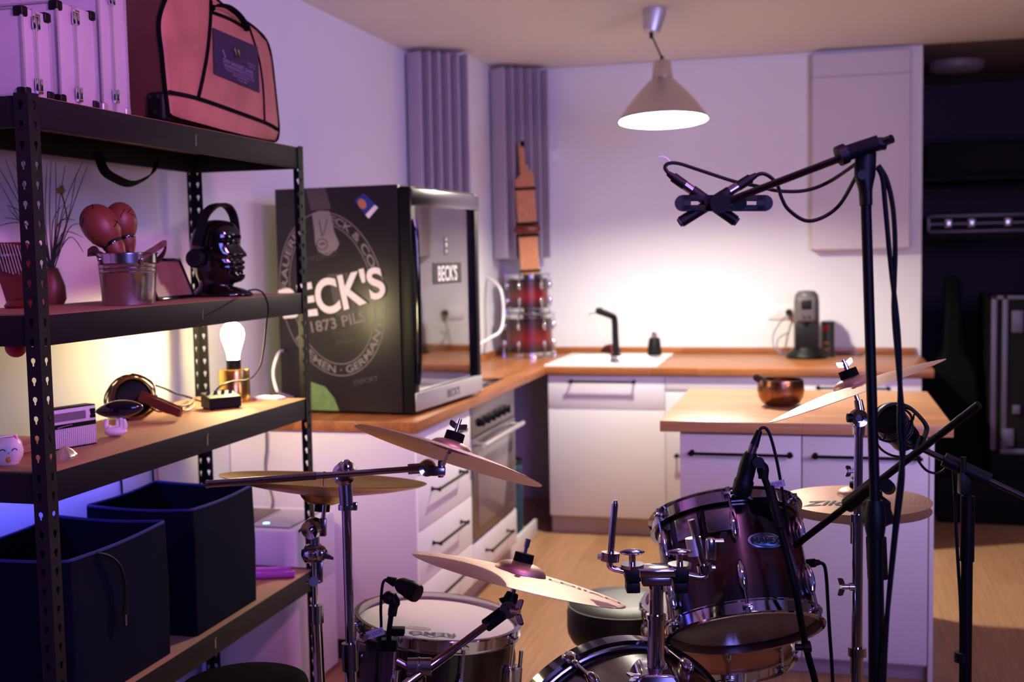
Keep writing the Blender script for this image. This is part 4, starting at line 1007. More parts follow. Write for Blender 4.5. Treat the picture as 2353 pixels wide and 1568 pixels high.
# radio
r0a = az(133, 1036, T3); r1a = az(224, 1020, T3); rd = (r1a-r0a); rw = rd.length; rd.normalize(); rn = V((rd.y, -rd.x, 0)); rn = rn if rn.dot(CAM-r0a) > 0 else -rn
Dr = (r0a-CAM).dot(CF); rhh = S(96, Dr); ro = r0a-rd*.02; rw += .02
rdo = thing('pocket_radio', 'small black and white retro radio behind the near shelf post on the third shelf', 'radio', ro+rd*rw/2-rn*.02+Z*0)
def RP(u, h, d): return ro+rd*u+Z*h+rn*d
B().obox(RP(rw/2, rhh/2, -.02), rd*rw/2, Z*rhh/2, rn*.02, .003).done('body', BLK, rdo)
B().obox(RP(rw/2, rhh*.79, .0008), rd*(rw/2-.003), Z*rhh*.18, rn*.001, .0008).done('face_plate', WPLAST, rdo)
B().obox(RP(rw*.42, rhh*.78, .002), rd*rw*.34, Z*rhh*.10, rn*.0008).done('dial_window', GREYP, rdo)
B().obox(RP(rw*.91, rhh*.86, .002), rd*.008, Z*.004, rn*.0012).obox(RP(rw*.91, rhh*.71, .002), rd*.008, Z*.004, rn*.0012).cyl(RP(rw*.89, rhh*.79, .001), RP(rw*.89, rhh*.79, .005), .004, seg=12).cyl(RP(rw*.93, rhh*.79, .001), RP(rw*.93, rhh*.79, .005), .004, seg=12).done('button', BLK, rdo)
B().obox(RP(rw/2, rhh*.27, .0008), rd*(rw/2-.003), Z*rhh*.23, rn*.001, .0008).done('grille', WPLAST, rdo)
b = B()
for j in range(14):
    for k in range(22):
        b.obox(RP(.007+k*(rw-.014)/21, rhh*.06+j*rhh*.0325, .0022), rd*.0013, Z*.0008, rn*.0003)
gg = b.done('grille_slots', PRINTD, rdo); gg['kind'] = 'stuff'
B().tube([RP(.02, rhh*.53, .003), RP(.04, rhh*.56, .004), RP(rw*.45, rhh*.57, .004)], .0015, 6).done('aerial', CHROME, rdo)
cat_c = az(20, 1066, T3); Dk = (cat_c-CAM).dot(CF); rk = S(32, Dk)
ct = thing('cat_planter', 'round white cat-face planter at the near end of the third shelf', 'planter', cat_c)
B().lathe([(0, 0), (rk*.7, 0), (rk*.98, rk*.5), (rk*1.05, rk*.95), (rk*.93, rk*1.55), (rk*.62, rk*1.95), (rk*.55, rk*1.95), (rk*.5, rk*1.85), (0, rk*1.8)], cat_c, Z, 40).done('pot', CERAM, ct)
for s in (-1, 1):
    B().ball(cat_c+CR*s*rk*.62+Z*rk*1.9-CF*rk*.1, (rk*.2, rk*.1, rk*.26), Z, 16, 8, hint=CR).done('ear', CERAM, ct)
    B().ball(cat_c+CR*s*rk*.62+Z*rk*1.9-CF*rk*.17, (rk*.11, rk*.06, rk*.17), Z, 12, 8, hint=CR).done('inner_ear', mat('coral', C(220, 110, 100), .5), ct)
def catp(a, z): return cat_c+(-V((CF.x, CF.y, 0)).normalized()*math.cos(a)+V((CR.x, CR.y, 0)).normalized()*math.sin(a))*rk*1.03+Z*z*rk
for a0 in (.05, .85):
    B().tube([catp(a0-.2, 1.05), catp(a0-.08, 1.17), catp(a0+.08, 1.17), catp(a0+.2, 1.05)], .0011, 6, 3).done('closed_eye', PRINTD, ct)
B().ball(catp(.45, .92), (.0025, .0018, .0018), Z, 10, 6).done('nose', ORANGE, ct)
B().ball(catp(.42, .45)-V((CF.x, CF.y, 0))*.0, (.006, .006, .007), Z, 14, 8).done('spot', ORANGE, ct)
B().lathe([(0, 0), (rk*.5, 0)], cat_c+Z*rk*1.86, Z, 28).done('filling', mat('dry_moss', C(140, 96, 60), .9, noise=.5, nscale=300), ct)
nb = az(95, 1046, T3); nbo = thing('cardboard_box', 'flat brown cardboard box behind the near shelf post on the third shelf', 'box', nb)
B().box((-1.98, 2.25, T3+.001), (-1.86, 2.42, T3+.028), .002).done('base', CORK, nbo); B().box((-1.982, 2.248, T3+.022), (-1.858, 2.422, T3+.036), .002).done('lid', CORK, nbo)
pbg = az(150, 1056, T3); rb_ = []
for s, h in ((1, 0), (1.05, .008), (.7, .02), (.15, .03)): rb_.append([pbg+V((math.cos(k*PI/8)*.02*s*(1+.25*math.sin(3*k)), math.sin(k*PI/8)*.03*s*(1+.2*math.cos(2*k)), h)) for k in range(16)])
o = B().loft(rb_).done('plastic_bag', mat('clear_plastic', C(206, 190, 160), .2, trans=.5), angle=20); tag(o, 'small crumpled clear plastic bag beside the radio at the shelf edge', 'bag')
o = thing('red_ball', 'red ball hanging just under the second shelf at its near end', 'ball', V(ad(36, 778, 2.6)))
rc = ad(36, 783, 2.62); rc.z = TIERS[1]-BH-.018+.01
B().ball(rc, .024, seg=24, rings=14).cyl(rc, rc+Z*.03, .003, seg=8).done('ball', RED, o)
for (px, py, w_, ya) in ((625, 913, .05, .3), (668, 908, .045, -.2)):
    q = az(px, py, T3); q.x = min(q.x, SX1-.07); q.y = min(q.y, SY1-.06); bb_ = B()
    bb_.loft([[q+V((math.cos(k*PI/6)*w_*.7*s*(1+.3*math.sin(2*k+ya)), math.sin(k*PI/6)*w_*.6*s*(1+.25*math.cos(3*k)), h)) for k in range(12)] for s, h in ((1, 0.001), (.95, .007), (.5, .012), (.2, .010))])
    o = bb_.done('paper_scrap', WPLAST, angle=15); tag(o, 'crumpled white paper at the far end of the third shelf, '+('left one' if px < 640 else 'right one'), 'paper')
# ---- lowest visible tier
T4 = TIERS[3]
def bin_(y0, y1, label, cable=False):
    x0, x1 = -1.99, -1.655; zt = T4+.352; z0 = T4+.001
    t = thing('fabric_bin', label, 'storage bin', ((x0+x1)/2, (y0+y1)/2, z0), 'navy fabric bins')
    def rr(x0, x1, y0, y1, z, r=.012, sag=0.):
        pts = []
        for cx_, cy_2, a0 in ((x1-r, y1-r, 0), (x0+r, y1-r, PI/2), (x0+r, y0+r, PI), (x1-r, y0+r, 1.5*PI)):
            for k in range(5):
                a = a0+PI/2*k/4; pts.append((cx_+r*math.cos(a), cy_2+r*math.sin(a)))
        out = []
        for i, p in enumerate(pts):
            q = pts[(i+1) % len(pts)]; n = 8 if (V(p)-V(q)).length > .05 else 1
            for j in range(n):
                tt = j/n; out.append(V((p[0]*(1-tt)+q[0]*tt, p[1]*(1-tt)+q[1]*tt, z-sag*math.sin(PI*tt))))
        return out
    B().loft([rr(x0, x1, y0, y1, z0), rr(x0-.002, x1+.003, y0-.002, y1+.002, T4+.18), rr(x0, x1, y0, y1, zt, sag=.006), rr(x0+.006, x1-.006, y0+.006, y1-.006, zt, sag=.006), rr(x0+.006, x1-.006, y0+.006, y1-.006, z0+.01)]).done('fabric', NAVY, t, angle=60)
    B().tube(rr(x0+.003, x1-.003, y0+.003, y1-.003, zt+.002, sag=.006), .0045, 6, closed=True).done('lit_rim', NAVYLIT, t)
    return t
bin_(2.78, 3.14, 'navy fabric storage bin farther along the low shelf, nearer the white dehumidifier')
bin_(2.24, 2.655, 'near navy fabric storage bin on the low shelf, cable over its rim')
q = [ax(195, 1282, -1.70), ax(215, 1272, -1.66), ax(250, 1278, -1.645), ax(275, 1300, -1.64), ax(287, 1340, -1.64), ax(288, 1390, -1.64)]
jc = thing('jack_cable', 'dark cable with a metal plug hanging over the rim of the near navy bin', 'cable', q[0])
B().tube(q, .0035, 8, 5).done('cable', BLK, jc)
B().cyl(ax(288, 1388, -1.64), ax(288, 1412, -1.64), .006, seg=12).done('plug_sleeve', BLK, jc); B().cyl(ax(288, 1412, -1.64), ax(289, 1438, -1.64), .0034, .003, 12).done('plug_tip', CHROME, jc)
for i, dy in enumerate((0, .026)):
    p0 = az(582, 1332-dy*400, T4); p1 = az(678, 1328-dy*400, T4)
    p0.z = p1.z = T4+.012
    o = B().cyl(p0-(p1-p0).normalized()*.05, p1-V((0, 0, 0))-(p1-p0).normalized()*(.014 if i else 0), .0115, seg=20).done('foam_roll', PURPLE); tag(o, 'violet foam roll on the low shelf behind the far navy bin, '+('rear one' if i else 'front one'), 'roll')
# wires on the wall behind the shelf
for px_, m_, nm in ((279, BLK, 'black'), (352, BLK, 'dark'), (363, mat('salmon_wire', C(210, 140, 140), .5), 'salmon pink')):
    p = ax(px_, 1105, XL+.006); o = B().tube([V((XL+.006, p.y, .02)), V((XL+.006, p.y+.004, .6)), V((XL+.006, p.y-.004, .9)), V((XL+.006, p.y-.006, .99))], .0035, 8, 4).done('wall_wire', m_)
    tag(o, nm+' wire running up the wall behind the shelf, '+{279: 'nearest one', 352: 'beside the pink wire', 363: 'right of the dark wire'}[px_], 'wire')

# ================================================================== dehumidifier beside the shelf
dh = thing('dehumidifier', 'white box-shaped dehumidifier on the floor behind the shelf', 'dehumidifier', (-1.91, 3.73, 0))
def rrect(x0, x1, y0, y1, z, r):
    pts = []
    for cx_, cy_2, a0 in ((x1-r, y1-r, 0), (x0+r, y1-r, PI/2), (x0+r, y0+r, PI), (x1-r, y0+r, 1.5*PI)):
        for k in range(7): a = a0+PI/2*k/6; pts.append(V((cx_+r*math.cos(a), cy_2+r*math.sin(a), z)))
    return pts
dx0, dx1, dy0, dy1, dz = -2.11, -1.715, 3.535, 3.90, .585
B().loft([rrect(dx0, dx1, dy0, dy1, z, .05) for z in (.02, .36)]).done('lower_body', WPLAST, dh)
B().loft([rrect(dx0+.003, dx1-.003, dy0+.003, dy1-.003, .361, .05), rrect(dx0, dx1, dy0, dy1, .365, .05), rrect(dx0, dx1, dy0, dy1, dz-.012, .05), rrect(dx0+.006, dx1-.006, dy0+.006, dy1-.006, dz, .046)]).done('upper_body', WPLAST, dh)
B().box((dx0+.04, dy0+.04, dz), (dx0+.19, dy1-.05, dz+.003), .001).done('control_panel', mat('brown_grey_panel', C(104, 84, 88), .4), dh)
B().box((dx0+.2, dy0+.04, dz), (dx1-.04, dy1-.05, dz+.0025), .001).done('grille', GREYP, dh)
b = B()
for k in range(16): b.box((dx0+.21+k*.009, dy0+.05, dz+.0025), (dx0+.214+k*.009, dy1-.06, dz+.004))
b.done('grille_slats', WPLAST, dh)
B().lathe([(0, .0), (.011, 0), (.011, .0012), (0, .0012)], az(612, 1203, dz+.003), Z, 20).done('indicator', LEDDOT, dh)
B().box((dx0+.1, dy0-.003, .42), (dx0+.2, dy0+.004, .445), .006).done('grip_recess', mat('violet_grey_recess', C(120, 108, 130), .6), dh)
B().box((dx0+.02, dy0+.02, .0), (dx1-.02, dy1-.02, .021)).done('base', GREYP, dh)
o = B().tube([ad(612, 988, 4.32), ad(613, 1030, 4.33), ad(610, 1075, 4.35), ad(620, 1120, 4.33), ad(627, 1160, 4.3), (-2.02, 3.905, .5)], .0055, 8, 6).done('power_cable', GREYP); tag(o, 'grey cable hanging down the white counter end panel behind the shelf', 'cable')
# low black drum in the foreground
lb = az(560, 1558, .55); lb = ad(560, 1566, 2.35)
bs_ = thing('round_stool', 'black round padded stool top at the bottom edge, in front of the shelf', 'stool', (lb.x, lb.y, 0))
B().lathe([(0, lb.z), (.11, lb.z), (.128, lb.z-.006), (.132, lb.z-.02), (.132, lb.z-.075), (.12, lb.z-.085), (0, lb.z-.085)], (lb.x, lb.y, 0), Z, 48).done('seat', mat('matt_black_cover', C(5, 5, 6), .9, spec=.05), bs_)
B().cyl((lb.x, lb.y, .25), (lb.x, lb.y, lb.z-.085), .018).done('column', BLKM, bs_)
for k in range(3):
    a = k*2*PI/3+.4; B().tube([(lb.x, lb.y, .3), (lb.x+.17*math.cos(a), lb.y+.17*math.sin(a), .012)], .011, 10).done('leg', BLKM, bs_)

# ================================================================== drum kit
def pth(D, *pts): return [ad(p[0], p[1], D if len(p) < 3 else p[2]) for p in pts]
def wing(b, c, ax, dirv, L=.016, r=.0045):
    """wing screw: barrel along ax, two blades along dirv"""
    c, ax = V(c), V(ax).normalized(); dv = (V(dirv)-ax*V(dirv).dot(ax)).normalized()
    b.cyl(c-ax*.004, c+ax*.013, r*1.3, seg=12)
    for s in (-1, 1):
        b.loft([[c+ax*(.004+q)+dv*s*d+ax.cross(dv)*t*w for q, t in ((-.004, -1), (.006, -1), (.006, 1), (-.004, 1))] for d, w, in ((r, .003), (L*.6, .0035), (L, .002))] if False else
               [[c+ax*(.009+d*.35+q*1.0)+dv*s*d+ax.cross(dv)*t*.0022 for q, t in ((-h_, -1), (h_, -1), (h_, 1), (-h_, 1))] for d, h_ in ((r*.8, .006), (L*.55, .0065), (L*.9, .006), (L, .003))])
    return b
def cymbal(name, label, cat, c, u, n, R, m, bell=.22, bow=.075, mark=None, flip=False, ruff=None):
    """R rim radius; c rim centre; n points to the bell side"""
    t = thing(name, label, cat, c)
    rb = R*bell; hb = R*bow; kb = rb*.42
    pr = [(R, 0)]
    for k in range(1, 13):
        r = R-(R-rb)*k/12; pr.append((r, hb*(1-max(0, (r-rb)/(R-rb))**1.7)))
    for k in range(1, 9):
        a = PI/2*k/8; r = rb*math.cos(a)**.8 if k < 8 else .006; pr.append((max(r, .006), hb+kb*math.sin(a)))
    th_ = .0012
    prof = pr+[(r, h-th_) for r, h in reversed(pr)]
    B().lathe(prof, c, n, 96, closed=True, hint=u).done('plate', m, t, angle=50)
    # lathed grooves as fine raised rings
    b = B()
    for k in range(9):
        i = 1+k; r, h = pr[min(i, 11)]; b.lathe([(r-.0008, h+.00005), (r, h+.00022), (r+.0008, h+.00005)], c, n, 96, hint=u)
    b.done('lathe_grooves', m, t)
    return t, hb+kb
def on_cym(c, u, n, R, bow, x, y, lift=.0008, bell=.22):
    """point on the top of a cymbal at offsets x along u, y along n×u"""
    v = V(n).cross(V(u)); r = math.hypot(x, y); rb = R*bell
    h = R*bow*(1-max(0, (r-rb)/(R-rb))**1.7)
    return V(c)+V(u)*x+v*y+V(n)*(h+lift)
def felt_nut(t, c, n, h, rodtop=.05, wingn=True, R=.021):
    """felt and wing nut above the bell"""
    c, n = V(c), V(n)
    B().cyl(c+n*(h-.001), c+n*(h+.017), R, R*.97, 28).done('felt', RUB, t)
    b = B(); b.cyl(c+n*(h-.03), c+n*(h+.017+rodtop), .0042, seg=12)
    if wingn: wing(b, c+n*(h+.019), n, CR, .019)
    else: b.cyl(c+n*(h+.03), c+n*(h+.017+rodtop+.002), .0058, seg=14)
    b.done('wing_nut' if wingn else 'rod_end', CHROME, t)

# ---- crash on the boom (upper left)
Dc1 = 2.42
c, u, n = disc(1030, 1048, Dc1, 430, 140, .075, top=False)
R1 = S(226, Dc1)
cr, h1 = cymbal('crash_cymbal', 'upper crash cymbal on the long boom arm in front of the white drawers', 'cymbal', c, u, n, R1, CYM)
felt_nut(cr, c, n, h1, .03)
cu1, cn1 = c, n
# ---- inverted china on the left stand
Dch = 2.86
c, u, n = disc(744, 1112, Dch, 470, 20, .075, top=True)
Rc = S(236, Dch); tch = thing('china_cymbal', 'upside-down dull gold china cymbal behind the boom arm at the left', 'cymbal', c)
pr = []
for k in range(29):
    q = k/28
    if q < .14: h = .12*(1)-.0
    pr.append(q)
prof = []
for r_, h in ((1, .045), (.94, .02), (.86, .0), (.80, -.012), (.70, -.032), (.55, -.056), (.40, -.076), (.26, -.092), (.225, -.1), (.205, -.13), (.17, -.165), (.11, -.185), (.03, -.19)):
    prof.append((r_*Rc, h*Rc*1.05))
B().lathe(prof+[(r_, h-.0012) for r_, h in reversed(prof)], c, n, 96, closed=True, hint=u).done('plate', CYMD, tch, angle=60)
hch = -.19*Rc*1.05
B().cyl(c+n*(hch-.018), c+n*(hch+.002), .019, seg=24).done('felt', RUB, tch)
B().cyl(c+n*(hch+.002), c+n*(.03), .004, seg=12).done('wing_nut', CHROME, tch)
# ---- low crash
Dlo = 2.36
c, u, n = disc(1192, 1331, Dlo, 489, 123, .085, top=True)
Rl_ = S(252, Dlo)
lo, h3 = cymbal('crash_cymbal', 'lower crash cymbal tilted over the floor tom, with a bare rod through its black felt', 'cymbal', c, u, n, Rl_, CYM, bell=.24, bow=.06)
felt_nut(lo, c, n, h3, .028, False, .0205)
b = B(); vv = n.cross(u); sgn = 1 if vv.dot(CAM-c) > 0 else -1
b.text('ZILDJIAN', lambda x, y: on_cym(c, u, n, Rl_, .06, x*1.15+Rl_*.50, (y-.012)*1.0*(-sgn)*-1*-1, .001, .24), .03, .015)
b.done('maker_lettering', PRINTD, lo)
cu3, cn3 = c, n
# ---- right crash
Dr4 = 2.58
c, u, n = disc(1966, 899, Dr4, 393, -141, .035, top=True)
R4 = S(209, Dr4)
rc_, h4 = cymbal('crash_cymbal', 'right crash cymbal steeply tilted in front of the island worktop', 'cymbal', c, u, n, R4, CYM, bell=.22, bow=.075)
felt_nut(rc_, c, n, h4, .024)
cu4, cn4 = c, n
# ---- hi-hat
Dhh = 2.86
c, u, n = disc(1967.5, 1149, Dhh, 333, 12, .205, top=True)
Rh = S(166, Dhh)
hh1, h5 = cymbal('hi_hat_cymbal', 'top hi-hat cymbal with maker lettering, right of the tom', 'cymbal', c, u, n, Rh, CYM, bell=.26, bow=.07)
b = B(); vv = n.cross(u); sg = -1 if vv.dot(CAM-c) > 0 else 1
b.text('Zildjian', lambda x, y: on_cym(c, u, n, Rh, .07, x*1.2-Rh*.18+y*.35, sg*(y-Rh*.62)*1.0, .001, .26), .036, .02)
b.done('maker_lettering', PRINTD, hh1)
b = B(); b.cyl(c+n*(h5-.004), c+n*(h5+.012), .016, seg=24); b.done('felt', RUB, hh1)
b = B(); b.cyl(c+n*(h5+.012), c+n*(h5+.05), .008, seg=16).cyl(c+n*(h5+.02), c+n*(h5+.026), .0125, seg=16); b.done('clutch', CHROME, hh1)
b = B(); wing(b, c+n*(h5+.04)-CR*.008, -CR, Z, .014); b.done('clutch_screw', CHROME, hh1)
hc5 = c; hn5 = n
c2 = c-n*.022
hh2, _ = cymbal('hi_hat_cymbal', 'bottom hi-hat cymbal just under the lettered one', 'cymbal', c2, u, -n, Rh*.995, CYM, bell=.26, bow=.07)

# ---- floor tom
Dft = 2.98
c, u, n = disc(1007, 1424, Dft, 369, 26, .285, top=True)
Rft = S(178, Dft); Hft = .40
fc = c-n*Hft
ft_ = drum('floor_tom', 'large dark floor tom with a pale head at the lower left of the kit', 'drum', fc, n, Rft, Hft, TOMRED, CHROME, 8, HEADW, HEADC, hint=u, lugh=.075, a0=.32, hoopH=.034)
vv = n.cross(u); sg = 1 if vv.dot(CAM-c) > 0 else -1
def onft(x, y, l=.002): return c+u*x+vv*y*sg+n*(-.004+.0015+l)
b = B(); b.text('REMO', lambda x, y: onft(-x*1.25-.012+.0, .110+y), .024, .02)
for pts in (((-.065, .132), (-.05, .140), (-.047, .145), (-.068, .145)), ):
    pass
cro = [(-.062, .118), (-.058, .143), (-.040, .131), (-.012, .148), (.012, .133), (.040, .145), (.048, .118)]
for p, q in zip(cro, cro[1:]): b.tube([onft(*p, .0002), onft(*q, .0002)], .0009, 5)
b.done('head_lettering', PRINTD, ft_)
b = B(); b.loft([[onft(x, y, l) for x, y in ((-.085, .075), (-.07, .066), (-.03, .068), (-.015, .078), (-.02, .092), (-.045, .095), (-.078, .088))] for l in (.0004, .0008)]); b.done('worn_sticker', mat('worn_sticker', C(178, 160, 160), .7), ft_)
for a in (.05, 2.2, 4.3):
    d = u*math.cos(a)+vv*math.sin(a); q = fc+d*(Rft+.022)
    lg = B().tube([q+n*.33, q+n*.0, V((q.x+d.x*.03, q.y+d.y*.03, .02))], .0055, 10).done('leg', CHROME, ft_)
    B().obox(fc+d*(Rft+.014)+n*.25, d*.014, d.cross(n)*.018, n*.04, .006, 3).done('leg_bracket', CHROMED, lg)
    B().cyl((q.x+d.x*.03, q.y+d.y*.03, .001), (q.x+d.x*.03, q.y+d.y*.03, .025), .012, seg=14).done('rubber_foot', RUB, lg)

# ---- rack tom
tb0 = ad(1709, 1447, 2.58); tt0 = ad(1668, 1203, 2.70)
tn_ = (tt0-tb0); Ht = tn_.length; tn_.normalize()
Rt = S(170, 2.6)
tom = drum('rack_tom', 'dark red burst rack tom tilted away, showing its smoky bottom head', 'drum', tb0, tn_, Rt-.004, Ht+.01, TOMRED, CHROME, 6, HEADW, HEADC, hint=CR, lugh=.075, a0=-.65, hoopH=.032)
def ontom(ang, h, lift=.0): 
    x, y, _ = basis(tn_, CR); d = x*math.cos(ang)+y*math.sin(ang); return tb0+d*(Rt-.004+lift)+tn_*h, d
xq, yq, _ = basis(tn_, CR)
camang = math.atan2(V(CAM-tb0).dot(yq), V(CAM-tb0).dot(xq))
ba = camang+.40*(1 if V(yq).dot(CU) > -9 else 1)
# badge faces right of centre: pick the sign that moves right in the picture
def rightness(a): return ontom(a, .1)[0].dot(CR)
sgt = 1 if rightness(camang+.1) > rightness(camang-.1) else -1
ba = camang+.50*sgt
bp0, bd0 = ontom(ba, Ht*.60, .001); bu = bd0.cross(tn_)*-1
if bu.dot(CR) < 0: bu = -bu
bdg = B().loft([[bp0+bu*.042*math.cos(2*PI*k/32)*s+tn_*.018*math.sin(2*PI*k/32)*s+bd0*(l-.010*math.cos(2*PI*k/32)**2*.55) for k in range(32)] for s, l in ((1, 0), (1, .003), (.9, .0042))]).done('badge', mat('silver_badge', C(150, 170, 190), .3, metal=.8), tom)
b = B(); b.text('MAPEX', lambda x, y: bp0+bu*x*1.05+tn_*(y-.0075)+bd0*(.0052-.0055*(x/.042)**2), .0145, .02); b.done('badge_lettering', PRINTD, bdg)
b = B(); pv = None
for k in range(41):
    a = 2*PI*k/40; q = [bp0+bu*.036*math.cos(a)*s+tn_*.0145*math.sin(a)*s+bd0*(.0049-.0052*math.cos(a)**2) for s in (1, .93)]
    if pv: b.quad(pv[0], q[0], q[1], pv[1])
    pv = q
b.done('badge_ring', PRINTD, bdg)
# suspension bracket on the shell
for aa, hh, w_ in ((camang-.50*sgt, .80, .030), (camang-.05*sgt, .80, .034)):
    q, d = ontom(aa, Ht*hh, .008); tv = d.cross(tn_)
    B().obox(q, tv*w_, d*.008, tn_*.026, .003).done('suspension_plate', CHROMED, tom)

# ---- kick drum (the rear hoop shows, shell runs towards the camera's right)
ka_ = V((.56, -.83, 0)).normalized(); kc_ = ad(1420, 1770, 2.56); kc_.z = .372; Rk = .282
kick = thing('kick_drum', 'dark red bass drum at the bottom edge, only its hoop top and shell in view', 'drum', (kc_.x, kc_.y, 0))
kd0 = .40
B().lathe([(Rk-.012, .02), (Rk-.012, kd0-.02), (Rk-.019, kd0-.02), (Rk-.019, .02)], kc_, ka_, 96, closed=True, hint=Z).done('shell', TOMRED, kick, fac=lambda co: .25+.6*(co-kc_).dot(ka_)/kd0)
hpz_ = lambda z: [(Rk-.008, z-.022), (Rk+.007, z-.022), (Rk+.008, z+.018), (Rk-.006, z+.020)]
for z, nm in ((0, 'rear_hoop'), (kd0, 'front_hoop')):
    s = 1 if z == 0 else -1
    B().lathe([(Rk-.008, z-.024*s), (Rk+.008, z-.024*s), (Rk+.0085, z+.016*s), (Rk-.006, z+.018*s)], kc_, ka_, 96, closed=True, hint=Z).done(nm, GLOSS, kick)
    B().lathe([(Rk-.006+.006*math.cos(2*PI*k/8), z+.019*s+.006*math.sin(2*PI*k/8)) for k in range(8)], kc_, ka_, 96, closed=True, hint=Z).done('hoop_inlay', CHROMED, kick)
    B().lathe([(0, z-.004*s), (Rk-.009, z-.004*s), (Rk-.009, z-.002*s), (0, z-.002*s)], kc_, ka_, 64, hint=Z).done('head', HEADW if z == 0 else mat('black_front_head', C(20, 19, 20), .4), kick)
xk, yk, _ = basis(ka_, Z)
for k in range(8):
    a = .40+2*PI*k/8; d = xk*math.cos(a)+yk*math.sin(a)
    for z, s in ((0, 1), (kd0, -1)):
        q = kc_+d*(Rk+.004)+ka_*z
        cl = B().ball(q+ka_*.0*s-d*.0, (.017, .012, .026), ka_, 16, 10, hint=d.cross(ka_)).ball(q+ka_*s*.03-d*.004, (.010, .009, .022), ka_, 14, 8, hint=d).done('claw', CHROME, kick)
        B().cyl(q+ka_*s*.02, q+ka_*s*.11-d*.003, .0042, seg=10).done('tension_rod', CHROME, cl)
    for zz in (.125, kd0-.125):
        L = B(); lug(L, kc_+d*(Rk-.012)+ka_*zz, d, ka_, .055, .024, .026); L.done('lug', CHROME, kick)
for s in (-1, 1):
    q = kc_+yk*s*(Rk-.02)+ka_*.3-Z*.1; B().tube([q, V((q.x+yk.x*s*.1, q.y+yk.y*s*.1, .012))], .007, 10).done('spur', CHROME, kick)

# ---- tom holder on the kick
Dp_ = 2.36
hb0 = ad(1506, 1552, Dp_)
th_ = thing('tom_holder', 'chrome double tom holder rising from the bass drum, left arm empty', 'holder', hb0)
pz = ad(1510, 1525, Dp_); ptp = ad(1507, 1312, Dp_)
B().loft([[hb0+CR*x*w_+V((CF.x, CF.y, 0))*y*.05+Z*z for x, y in ((-1, -1), (1, -1), (1, 1), (-1, 1))] for w_, z in ((.050, -.06), (.048, -.006), (.036, .012), (.028, .018))]).done('base_block', CHROME, th_, bevel=.005)
b = B(); wing(b, ad(1470, 1558, Dp_-.03), -CR, CF, .03, .006); b.done('wing_screw', CHROME, th_)
B().cyl(hb0+Z*.0, ad(1508, 1415, Dp_), .0175, seg=28).done('lower_tube', CHROME, th_)
B().cyl(ad(1508, 1423, Dp_), ad(1508, 1412, Dp_), .0205, seg=28).done('tube_collar', CHROME, th_)
B().cyl(ad(1508, 1415, Dp_), ptp, .0148, seg=28).done('upper_tube', CHROME, th_)
hv = V((CR.x, CR.y, 0)).normalized(); fv = V((CF.x, CF.y, 0)).normalized(); pc_ = ad(1507, 1312, Dp_)
B().obox(pc_, hv*.038, fv*.026, Z*.010, .005, 3).done('cross_plate', CHROME, th_)
B().obox(pc_-Z*.018, hv*.030, fv*.02, Z*.010, .004).done('lower_plate', CHROMED, th_)
for s, cxp in ((-1, 1453), (1, 1562)):
    q = ad(cxp, 1318, Dp_)
    B().obox(q, hv*.016, fv*.022, Z*.013, .003).done('arm_clamp', BLK, th_)
    B().obox(q-Z*.026, hv*.014, fv*.02, Z*.011, .003).done('arm_clamp_lower', BLK, th_)
    B().cyl(q+Z*.013, q+Z*.02, .024, seg=28).done('washer', CHROME, th_)
    kn = B(); kn.cyl(q+Z*.018, q+Z*.042, .007, seg=14)
    kn.ball(q+Z*.044, (.026, .006, .007), Z, 18, 8, hint=hv); kn.done('wing_screw', CHROME, th_)
B().tube(pth(Dp_, (1452, 1318), (1425, 1311), (1408, 1307), (1401, 1300), (1402, 1288), (1405, 1250), (1413, 1158)), .0068, 12, 3).done('arm', CHROME, th_)
B().cyl(ad(1413, 1162, Dp_), ad(1414, 1150, Dp_), .0068, .004, 12).done('arm_tip', CHROME, th_)
mq = ad(1402, 1280, Dp_); B().lathe([(.0085, -.009), (.019, -.009), (.019, .009), (.0085, .009)], mq, (ad(1413, 1158, Dp_)-ad(1402, 1288, Dp_)), 24, closed=True).cyl(mq-CR*.018, mq-CR*.026, .006, seg=10).done('memory_lock', CHROME, th_)
B().tube(pth(Dp_+.05, (1565, 1318), (1600, 1326), (1618, 1325), (1621, 1315), (1614, 1290), (1604, 1255), (1588, 1195)), .0075, 12, 3).done('arm', CHROME, th_)
B().cyl(ad(1599, 1276, Dp_+.06), ad(1592, 1236, Dp_+.06), .0165, seg=28).done('arm_sleeve', ALU, th_)
B().obox(ad(1633, 1262, Dp_+.08), CR*.011, CU*.025, CF*.012, .006, 3).done('sleeve_clamp', CHROME, th_)
b = B(); wing(b, ad(1648, 1245, Dp_+.06), CR, CU, .02, .005); b.done('wing_screw', CHROME, th_)
mq = ad(1619, 1306, Dp_+.05); B().lathe([(.0085, -.008), (.016, -.008), (.016, .008), (.0085, .008)], mq, CU*.97-CR*.2, 24, closed=True).cyl(mq+CR*.01, mq+CR*.022, .006, seg=10).done('memory_lock', CHROME, th_)

